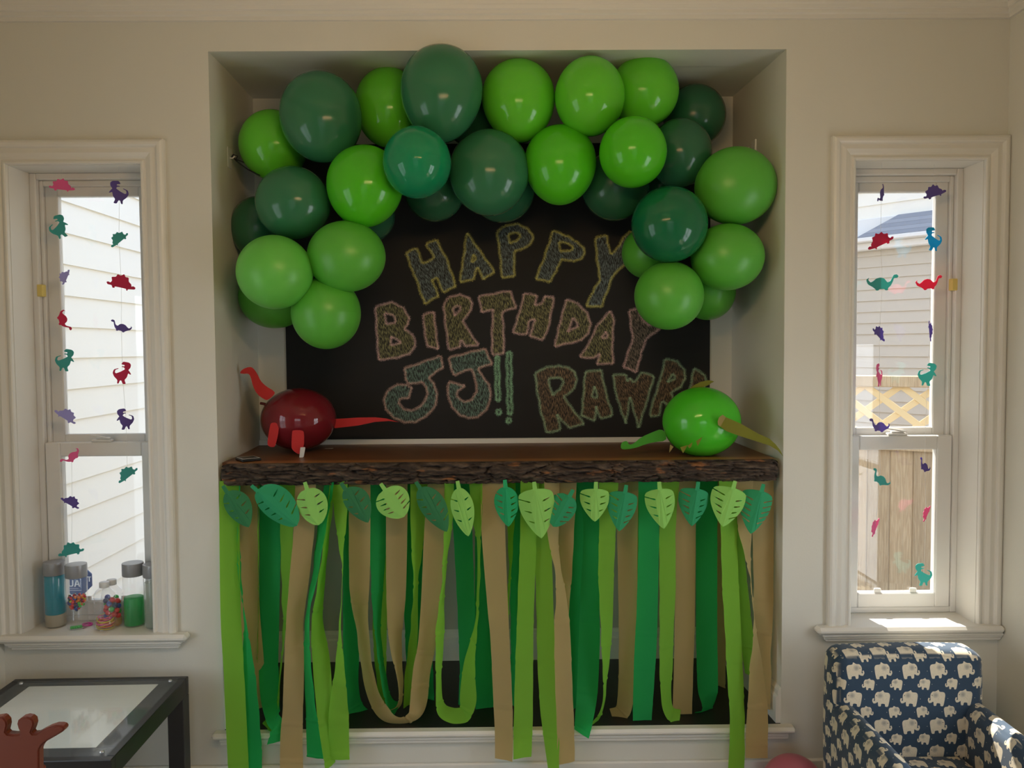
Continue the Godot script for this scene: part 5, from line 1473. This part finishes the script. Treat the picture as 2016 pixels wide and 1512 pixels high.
func bottles():
	var r := 0.0325
	var b := tall_bottle("tall silver-capped bottle of blue liquid over sand, leftmost on the left sill", spot(Vector3(-1.5114, 0.577, -0.0482), r), 0.218, r)
	fill(b, "sand", r - 0.002, 0.003, 0.042, mats.sand)
	fill(b, "blue_liquid", r - 0.002, 0.043, 0.172, mats.liquid_blue)
	b = tall_bottle("tall silver-capped clear bottle with floating coloured beads, second on the left sill", spot(Vector3(-1.4265, 0.577, -0.0121), r), 0.215, r)
	var cols := ["red", "blue", "yellow", "orange", "green", "navy", "red", "navy"]
	var bead := begin(true)
	lathe(bead, [Vector2(0.0016, -0.0042), Vector2(0.0042, -0.0042), Vector2(0.0046, 0), Vector2(0.0042, 0.0042), Vector2(0.0016, 0.0042), Vector2(0.0014, 0), Vector2(0.0016, -0.0042)], 10)
	var bead_mesh := done(bead)
	for k in 120:
		var o := obj("bead", bead_mesh, mats["trinket_" + cols[rng.randi() % 8]], b)
		var a := rng.randf() * TAU
		var q := sqrt(rng.randf()) * 0.0245
		var ylow := 0.062 + 0.02 * absf(cos(a)) * q / 0.0245
		o.position = Vector3(cos(a) * q, lerpf(ylow, 0.108, rng.randf()), sin(a) * q)
		o.rotation = Vector3(rng.randf() * 3.0, rng.randf() * 3.0, 0)
	for k in 5:
		var o := obj("bead", bead_mesh, mats["trinket_green"], b)
		o.position = Vector3(-0.012 + 0.006 * k, 0.006, 0.016 - 0.003 * k)
	# small ribbed water bottle with loops of orange elastic
	for k in 2:
		var at: Vector3 = [spot(Vector3(-1.3314, 0.577, -0.0045), 0.033), spot(Vector3(-1.3208, 0.577, -0.0721), 0.03)][k]
		if k == 1:
			at.z = -0.066
			at.x += 0.0
		var wb := thing("water_bottle", ["small ribbed clear bottle with orange and pink loops in its foot", "small clear bottle of red and blue pompoms behind the green bottle"][k], "bottle", at, "bottles on the left window sill")
		var prof := [Vector2(0, 0.0), Vector2(0.028, 0.0), Vector2(0.0335, 0.006)]
		for i in 6:
			var y := 0.03 + i * 0.0135
			prof.append_array([Vector2(0.0335, y), Vector2(0.0305, y + 0.0035), Vector2(0.0335, y + 0.007)])
		prof.append_array([Vector2(0.033, 0.112), Vector2(0.027, 0.126), Vector2(0.015, 0.138), Vector2(0.013, 0.145)])
		obj("shell", lathed(prof, 36), mats.clear_plastic, wb)
		obj("cap", lathed([Vector2(0.0145, 0.138), Vector2(0.0155, 0.139), Vector2(0.0155, 0.154), Vector2(0.0145, 0.1555), Vector2(0, 0.1555)], 28), mats.white_plastic, wb)
		if k == 0:
			for i in 16:
				var lp := begin(true)
				var pts := []
				var rr := rng.randf_range(0.014, 0.028)
				var tilt := rng.randf_range(-0.25, 0.25)
				for q in 17:
					var a := TAU * q / 16.0
					pts.append(Vector3(cos(a) * rr, 0.006 + i * 0.0022 + sin(a + i) * tilt * 0.03, sin(a) * rr))
				tube(lp, pts, 0.0014, 5)
				obj("elastic_loop", done(lp), mats["trinket_" + ["orange", "yellow", "orange", "magenta"][i % 4]], wb)
		else:
			for i in 26:
				var o := obj("pompom", balloon_small(), mats["trinket_" + ["red", "blue", "red", "red", "navy", "green"][i % 6]], wb)
				var a := i * 2.4
				o.position = Vector3(cos(a) * 0.019, 0.034 + 0.0024 * i, sin(a) * 0.019)
				o.scale = Vector3.ONE * 0.009
			fill(wb, "orange_liquid", 0.029, 0.003, 0.024, mats.liquid_orange)
	b = tall_bottle("tall silver-capped bottle half full of green liquid on the left sill", spot(Vector3(-1.2496, 0.577, -0.0356), r), 0.212, r)
	fill(b, "green_liquid", r - 0.002, 0.004, 0.095, mats.liquid_green)
	b = tall_bottle("tall silver-capped bottle of cloudy grey water at the left sill's right end", spot(Vector3(-1.1735, 0.577, -0.0189), r), 0.212, r)
	fill(b, "grey_liquid", r - 0.002, 0.004, 0.15, mats.liquid_grey)
	# pink ring
	var st := begin(true)
	var pts := []
	for q in 25:
		pts.append(Vector3(cos(TAU * q / 24.0) * 0.015, 0.003, sin(TAU * q / 24.0) * 0.012))
	tube(st, pts, 0.003, 8)
	var ring_ := obj("hair_ring", done(st), mats.trinket_magenta)
	var rp: Vector3 = Vector3(-1.408, 0.577, -0.0697)
	ring_.position = Vector3(rp.x, 0.5775, rp.z)
	tag(ring_, "pink elastic ring lying on the left sill between two bottles", "hair ring")


var small_ball: ArrayMesh


func balloon_small() -> ArrayMesh:
	if small_ball == null:
		var prof := []
		for i in 9:
			var a := -PI / 2 + PI * i / 8.0
			prof.append(Vector2(cos(a), sin(a)))
		small_ball = lathed(prof, 12)
	return small_ball


# ------------------------------------------------------------------ dinosaur cutouts
func dino_outline(kind: String) -> PackedVector2Array:
	var xy := []
	if kind == "trex":
		xy = [803, 640, 825, 615, 880, 625, 898, 645, 893, 675, 870, 700, 880, 710, 897, 740, 890, 745, 868, 730, 855, 770, 830, 795, 842, 835, 812, 835, 800, 800, 785, 800, 772, 830, 757, 830, 762, 795, 730, 760, 717, 725, 730, 690, 775, 678, 775, 685, 745, 695, 738, 720, 750, 730, 800, 712, 840, 690, 830, 672, 808, 668, 810, 660, 835, 662, 838, 650]
	elif kind == "stego":
		xy = [645, 1160, 665, 1155, 685, 1168, 705, 1150, 700, 1108, 748, 1108, 765, 1080, 800, 1098, 835, 1080, 845, 1112, 880, 1118, 878, 1160, 905, 1190, 905, 1215, 925, 1208, 948, 1225, 940, 1245, 865, 1240, 862, 1255, 852, 1255, 850, 1235, 730, 1208, 728, 1224, 705, 1222, 700, 1195, 655, 1185]
	else:
		xy = [205, 1165, 240, 1138, 225, 1165, 255, 1195, 285, 1180, 320, 1150, 365, 1138, 410, 1150, 445, 1195, 480, 1180, 500, 1140, 515, 1110, 550, 1103, 572, 1125, 555, 1145, 520, 1145, 505, 1190, 480, 1235, 455, 1255, 452, 1282, 425, 1282, 415, 1268, 355, 1270, 345, 1285, 318, 1285, 310, 1268, 280, 1245, 225, 1215]
	var p := flat_poly(xy)
	var b := Rect2(p[0], Vector2.ZERO)
	for v in p:
		b = b.expand(v)
	var c := b.get_center()
	var s := maxf(b.size.x, b.size.y)
	for i in p.size():
		p[i] = Vector2((p[i].x - c.x) / s, (c.y - p[i].y) / s)
	return rounded(p, 1, 0.16)


func dinosaurs():
	var list := [
		[1, "stego", "pink", Vector3(-1.4363, 2.0352, -0.05), 0.0771, 8, 10, 0, "pink plated dinosaur cutout at the top left of the left window"],
		[1, "trex", "teal", Vector3(-1.4505, 1.901, -0.05), 0.0737, 28, 15, 0, "teal upright dinosaur cutout on the left string, looking left, below the pink one"],
		[1, "stego", "lilac", Vector3(-1.4376, 1.7396, -0.05), 0.0536, 80, 48, 0, "narrow lilac dinosaur cutout seen edge on, left window"],
		[1, "bronto", "crimson", Vector3(-1.4423, 1.5973, -0.05), 0.0704, -80, 30, 0, "turned crimson dinosaur cutout on the left window's left string"],
		[1, "trex", "teal", Vector3(-1.4448, 1.4676, -0.05), 0.0737, 0, 5, 0, "teal upright dinosaur cutout beside the sash, left string of the left window"],
		[1, "stego", "lilac", Vector3(-1.4424, 1.2853, -0.05), 0.0737, -50, 20, 1, "pale lilac plated dinosaur cutout just above the left window's meeting rail"],
		[1, "bronto", "pink", Vector3(-1.4334, 1.149, -0.05), 0.067, 45, 25, 1, "small pink long-necked dinosaur cutout on the left window's meeting rail"],
		[1, "stego", "purple", Vector3(-1.4366, 0.9987, -0.05), 0.0637, -50, 25, 1, "small purple plated dinosaur cutout in the left window's lower pane"],
		[1, "stego", "teal", Vector3(-1.4434, 0.8391, -0.05), 0.0872, 0, 0, 1, "teal plated dinosaur cutout above the silver-capped bottles"],
		[1, "trex", "purple", Vector3(-1.2371, 2.0056, -0.02), 0.0729, -10, 10, 1, "purple upright dinosaur cutout at the top of the left window's right string"],
		[1, "stego", "teal", Vector3(-1.243, 1.8596, -0.02), 0.0663, 30, 20, 1, "teal tilted plated dinosaur cutout on the left window's right string, second down"],
		[1, "stego", "crimson", Vector3(-1.239, 1.7177, -0.02), 0.0928, 0, 0, 0, "crimson plated dinosaur cutout on the left window's right string"],
		[1, "bronto", "purple", Vector3(-1.2432, 1.5752, -0.02), 0.0663, -15, 20, 1, "purple long-necked dinosaur cutout on the left window's right string"],
		[1, "trex", "crimson", Vector3(-1.2443, 1.4253, -0.02), 0.0729, 0, 0, 0, "crimson upright dinosaur cutout on the left window's right string"],
		[1, "trex", "purple", Vector3(-1.2372, 1.2746, -0.02), 0.0696, -5, 50, 1, "purple upright dinosaur cutout just above the left window's sash lock"],
		[1, "stego", "teal", Vector3(-1.2374, 1.0964, -0.02), 0.0729, 25, 10, 1, "teal plated dinosaur cutout alone in the right half of the left window's lower pane"],
		[2, "bronto", "purple", Vector3(1.2258, 1.9856, -0.02), 0.0762, 60, 45, 1, "narrow purple dinosaur cutout at the top of the right window's left string"],
		[2, "stego", "crimson", Vector3(1.2245, 1.8383, -0.02), 0.0895, 12, 0, 1, "red plated dinosaur cutout on the right window's left string"],
		[2, "bronto", "teal", Vector3(1.2331, 1.7017, -0.02), 0.1061, 0, 0, 0, "teal long-necked dinosaur cutout on the right window's left string, beside a red one"],
		[2, "stego", "purple", Vector3(1.2253, 1.5381, -0.02), 0.0729, -20, 30, 0, "purple plated dinosaur cutout on the right window's left string"],
		[2, "trex", "pink", Vector3(1.2272, 1.4001, -0.02), 0.0762, 0, 48, 1, "pink narrow upright dinosaur cutout in front of the fence top"],
		[2, "bronto", "purple", Vector3(1.2295, 1.233, -0.02), 0.0829, -8, 15, 1, "purple long-necked dinosaur cutout in front of the right window's meeting rail"],
		[2, "bronto", "teal", Vector3(1.2352, 1.0582, -0.02), 0.0762, -35, 0, 1, "teal long-necked dinosaur cutout tipped over, in the right window's lower pane"],
		[2, "stego", "pink", Vector3(1.2189, 0.8978, -0.02), 0.0729, 60, 40, 0, "small pink dinosaur cutout low on the right window's left string"],
		[2, "stego", "purple", Vector3(1.4122, 1.9984, -0.05), 0.0805, 30, 5, 0, "purple plated dinosaur cutout in the top right corner of the right window's pane"],
		[2, "trex", "blue", Vector3(1.4147, 1.8444, -0.05), 0.0771, -8, 10, 1, "bright blue upright dinosaur cutout on the right window's right string"],
		[2, "bronto", "red", Vector3(1.402, 1.7013, -0.05), 0.0905, 5, 0, 0, "bright red long-necked dinosaur cutout beside the yellow tag"],
		[2, "stego", "purple", Vector3(1.4096, 1.5457, -0.05), 0.0704, -60, 45, 0, "narrow purple plated dinosaur cutout on the right window's right string"],
		[2, "trex", "teal", Vector3(1.4002, 1.3995, -0.05), 0.0771, 0, 0, 0, "teal upright dinosaur cutout in front of the neighbour's siding, above the lattice"],
		[2, "bronto", "purple", Vector3(1.3967, 1.0945, -0.05), 0.0704, -30, 30, 1, "small purple long-necked dinosaur cutout at the lower pane's top right"],
		[2, "stego", "pink", Vector3(1.4044, 0.9356, -0.05), 0.0637, 60, 35, 0, "small bright pink dinosaur cutout at the right window's lower right stile"],
		[2, "trex", "teal", Vector3(1.3992, 0.7277, -0.05), 0.0771, -5, 5, 1, "teal upright dinosaur cutout lowest in the right window"],
	]
	var cache := {}
	for k in ["trex", "stego", "bronto"]:
		cache[k] = slab_mesh(dino_outline(k), -0.008, 0.008)
	var names := {"trex": "tyrannosaur_cutout", "stego": "stegosaur_cutout", "bronto": "sauropod_cutout"}
	var strands := {}
	for d in list:
		var o := obj(names[d[1]], cache[d[1]], mats["cutout_" + d[2]])
		o.position = d[3]
		o.rotation_order = EULER_ORDER_YXZ
		o.rotation = Vector3(0, deg_to_rad(d[6]), deg_to_rad(d[5]))
		o.scale = Vector3(d[4] * (-1.0 if d[7] == 1 else 1.0), d[4], d[4])
		tag(o, d[8], "dinosaur cutout", "dinosaur cutouts hanging in the %s window" % ["left", "right"][d[0] - 1])
		var key := "%d_%s" % [d[0], "near" if d[3].z > -0.03 else "far"]
		if not strands.has(key):
			strands[key] = []
		strands[key].append(d[3])
	var labels := {"1_near": "thin clear string of cutouts at the right of the left window", "1_far": "thin clear string of cutouts at the left of the left window", "2_near": "thin clear string of cutouts at the left of the right window", "2_far": "thin clear string of cutouts at the right of the right window"}
	for key in strands:
		var st := begin(true)
		var pts: Array = strands[key].duplicate()
		pts.push_front(Vector3(pts[0].x, 2.088, pts[0].z))
		var line := []
		for p in pts:
			line.append(p + Vector3(0.001, 0, -0.0012))
		tube(st, line, 0.0004, 5)
		var o := obj("garland_string", done(st), mats.string)
		tag(o, labels[key], "string", "garland strings in the windows")


# ------------------------------------------------------------------ light table
func light_table():
	var h := 0.46
	var bl: Vector3 = Vector3(-1.5603, 0.46, 0.0708)
	var br: Vector3 = Vector3(-1.0156, 0.46, 0.0853)
	var fr: Vector3 = Vector3(-0.9981, 0.46, 0.6108)
	var w := br.x - bl.x
	var depth := fr.z - br.z
	var at := Vector3(bl.x, 0, br.z)
	var t := thing("light_table", "black framed children's light table with a white acrylic top under the left window", "table", at)
	t.rotation.y = atan2(fr.x - br.x, depth) * 0.5
	var st := begin()
	var e := 0.022
	# rails of the frame
	box(st, Vector3(0, h - 0.055, 0), Vector3(w, h, e), 0.002)
	box(st, Vector3(0, h - 0.055, depth - e), Vector3(w, h, depth), 0.002)
	box(st, Vector3(0, h - 0.055, e), Vector3(e, h, depth - e), 0.002)
	box(st, Vector3(w - e, h - 0.055, e), Vector3(w, h, depth - e), 0.002)
	obj("frame", done(st), mats.black_paint, t)
	for k in 4:
		var lx: float = [0.0, w - 0.05, 0.0, w - 0.05][k]
		var lz: float = [0.0, 0.0, depth - 0.05, depth - 0.05][k]
		obj("leg", boxmesh(Vector3(lx, 0, lz), Vector3(lx + 0.05, h - 0.055, lz + 0.05), 0.002), mats.black_paint, t)
	# dark border plate and white light panel in it
	st = begin()
	var b := 0.052
	var y0 := h - 0.012
	var y1 := h - 0.003
	box(st, Vector3(e, y0, e), Vector3(w - e, y1, e + b * 0.6), 0.001)
	box(st, Vector3(e, y0, depth - e - b), Vector3(w - e, y1, depth - e), 0.001)
	box(st, Vector3(e, y0, e + b * 0.6), Vector3(e + b, y1, depth - e - b), 0.001)
	box(st, Vector3(w - e - b, y0, e + b * 0.6), Vector3(w - e, y1, depth - e - b), 0.001)
	obj("border", done(st), mats.black_plastic, t)
	obj("light_panel", boxmesh(Vector3(e + b, y0, e + b * 0.6), Vector3(w - e - b, y1, depth - e - b)), mats.screen_white, t)
	obj("acrylic_cover", boxmesh(Vector3(e + 0.001, y1 + 0.0002, e + 0.001), Vector3(w - e - 0.001, h + 0.001, depth - e - 0.001)), mats.acrylic, t)
	for k in 4:
		var bx: float = [e + 0.02, w - e - 0.02, e + 0.02, w - e - 0.02][k]
		var bz: float = [e + 0.018, e + 0.018, depth - e - 0.018, depth - e - 0.018][k]
		st = begin(true)
		lathe(st, [Vector2(0.006, h + 0.0005), Vector2(0.006, h + 0.003), Vector2(0.0045, h + 0.005), Vector2(0, h + 0.0055)], 16, Transform3D(Basis(), Vector3(bx, 0, bz)))
		obj("bolt", done(st), mats.steel, t)


# ------------------------------------------------------------------ brown child's chair
func child_chair():
	var z := 1.02
	var right := flat_poly([-1.0182, 0.6455, -0.9434, 0.6446, -0.9417, 0.6963, -0.94, 0.7009, -0.9362, 0.7068, -0.9256, 0.716, -0.9072, 0.7263, -0.8941, 0.7341, -0.89, 0.7387, -0.8897, 0.7426, -0.8924, 0.7462, -0.8987, 0.748, -0.909, 0.7481, -0.9221, 0.7437, -0.9378, 0.7359, -0.9456, 0.7314, -0.9534, 0.7311, -0.9561, 0.7342, -0.953, 0.7414, -0.9501, 0.7506, -0.9518, 0.7599, -0.9574, 0.7645, -0.9663, 0.7664, -0.9754, 0.7641, -0.982, 0.7589, -0.9842, 0.751, -0.982, 0.7417, -0.979, 0.7351, -0.9804, 0.7314, -0.992, 0.73, -1.0036, 0.7314, -1.007, 0.7354, -1.0036, 0.7486, -1.0045, 0.7578, -1.0101, 0.7651, -1.0139, 0.7669])
	var axis := right[0].x
	var whole := PackedVector2Array()
	for v in right:
		whole.append(v)
	for i in range(right.size() - 2, 0, -1):
		whole.append(Vector2(2.0 * axis - right[i].x, right[i].y))
	var foot := right[0].y
	var c := thing("child_chair", "brown painted wooden child's chair with a crown-shaped back at the lower left", "chair", Vector3(axis, 0, z))
	var shape := PackedVector2Array()
	for v in whole:
		shape.append(Vector2(v.x - axis, v.y))
	# a rounded edge: a full-size core and slightly smaller faces
	var st := begin()
	slab(st, shape, -0.017, -0.003)
	var inner := Geometry2D.offset_polygon(shape, -0.003)
	if inner.size() > 0:
		slab(st, inner[0], -0.02, 0.0)
	obj("back_panel", done(st), mats.brown_paint, c)
	var hw := right[1].x - axis
	st = begin()
	box(st, Vector3(-hw, 0.27, -0.3), Vector3(hw, 0.29, -0.02), 0.005)
	obj("seat", done(st), mats.brown_paint, c)
	for s in [-1.0, 1.0]:
		obj("leg", boxmesh(Vector3(s * (hw - 0.015) - 0.015, 0, -0.03), Vector3(s * (hw - 0.015) + 0.015, maxf(foot, 0.3) + 0.01, -0.001), 0.004), mats.brown_paint, c)
		obj("leg", boxmesh(Vector3(s * (hw - 0.02) - 0.015, 0, -0.29), Vector3(s * (hw - 0.02) + 0.015, 0.27, -0.26), 0.004), mats.brown_paint, c)


# ------------------------------------------------------------------ elephant armchair
func elephant_cloth() -> StandardMaterial3D:
	var size := 768
	var im := Image.create(size, size, false, Image.FORMAT_RGB8)
	var r := RandomNumberGenerator.new()
	r.seed = 4
	for y in size:
		for x in size:
			var v := 0.93 + 0.07 * r.randf()
			im.set_pixel(x, y, Color(0.16 * v, 0.25 * v, 0.335 * v))
	var raw := [870, 430, 885, 405, 935, 400, 945, 375, 975, 395, 1010, 395, 1030, 420, 1034, 450, 1030, 490, 1043, 492, 1046, 484, 1038, 472, 1044, 462, 1056, 464, 1062, 490, 1050, 518, 1025, 518, 1000, 500, 998, 550, 970, 552, 965, 520, 925, 525, 925, 555, 893, 557, 880, 500]
	var base := rounded(flat_poly(raw), 1, 0.2)
	var n := FastNoiseLite.new()
	n.seed = 3
	n.frequency = 0.03
	# rows of the repeat: x shift, y, scale, facing
	var rows := [[0.0, 0.13, 1.0, -1], [0.25, 0.37, 0.72, 1], [0.04, 0.63, 1.0, 1], [0.27, 0.87, 0.72, -1]]
	for row in rows:
		for k in 2:
			var cx: float = (row[0] + 0.5 * k + 0.24) * size
			var cy: float = row[1] * size
			var s: float = row[2] * size / 592.0
			var p := PackedVector2Array()
			for v in base:
				p.append(Vector2((v.x - 966.0) * s * row[3] + cx, (v.y - 470.0) * s + cy))
			for y in range(int(cy - 110 * s), int(cy + 100 * s)):
				for x in range(int(cx - 110 * s), int(cx + 110 * s)):
					var q := Vector2(x, y)
					if Geometry2D.is_point_in_polygon(q, p):
						var ear := Vector2(cx + 10.0 * s * row[3], cy - 35.0 * s)
						var dark := clampf(1.0 - q.distance_to(ear) / (38.0 * s), 0.0, 1.0) * 0.9
						dark += 0.25 * maxf(0.0, n.get_noise_2d(x, y))
						var c := Color(0.84, 0.79, 0.69).lerp(Color(0.55, 0.53, 0.5), clampf(dark, 0.0, 0.75))
						if q.distance_to(Vector2(cx + 48.0 * s * row[3], cy - 34.0 * s)) < 4.5 * s:
							c = Color(0.15, 0.15, 0.17)
						im.set_pixel(posmod(x, size), posmod(y, size), c)
			# tail tuft
			var tq := Vector2(cx - 122.0 * s * row[3], cy + 4.0 * s)
			for y in range(-5, 6):
				for x in range(-4, 5):
					if Vector2(x, y).length() < 4.6:
						im.set_pixel(posmod(int(tq.x + x), size), posmod(int(tq.y + y), size), Color(0.8, 0.77, 0.68))
	var m := mat("elephant_cloth", Color(1, 1, 1), 0.85)
	m.albedo_texture = ImageTexture.create_from_image(im)
	m.uv1_triplanar = true
	m.uv1_triplanar_sharpness = 18.0
	m.uv1_scale = Vector3.ONE / 0.1655
	m.uv1_offset = Vector3(0.31, 0.18, 0.2)
	m.rim_enabled = true
	m.rim = 0.3
	return m


func armchair():
	var cloth := elephant_cloth()
	var zf := 0.26
	var l: Vector3 = Vector3(0.9831, 0.4999, 0.26)
	var rr: Vector3 = Vector3(1.4321, 0.4949, 0.26)
	var top: Vector3 = Vector3(1.2256, 0.5759, 0.22)
	var mid := (l.x + rr.x) / 2.0
	var hw := (rr.x - l.x) / 2.0
	var c := thing("elephant_armchair", "navy blue child's armchair printed with cream elephants under the right window", "armchair", Vector3(mid, 0, 0))
	var st := begin(true)
	soft_box(st, Vector3(-hw, 0.1, 0.14), Vector3(hw, top.y, zf), 0.038, 6, Transform3D(), 0.008)
	obj("backrest", done(st), cloth, c)
	for s in [-1.0, 1.0]:
		st = begin(true)
		var inner := hw - 0.062
		var outer := hw + 0.004
		soft_box(st, Vector3(minf(s * inner, s * outer), 0.08, 0.2), Vector3(maxf(s * inner, s * outer), 0.425, 0.62), 0.034, 6, Transform3D(), 0.004)
		obj("armrest", done(st), cloth, c)
	st = begin(true)
	soft_box(st, Vector3(-hw + 0.064, 0.12, zf - 0.01), Vector3(hw - 0.064, 0.27, 0.61), 0.03, 5, Transform3D(), 0.01)
	obj("seat", done(st), cloth, c)
	for k in 4:
		var x: float = [-hw + 0.03, hw - 0.03][k % 2]
		var z: float = [0.19, 0.57][k / 2]
		obj("foot", boxmesh(Vector3(x - 0.02, 0, z - 0.02), Vector3(x + 0.02, 0.1, z + 0.02), 0.004), mats.brown_paint, c)
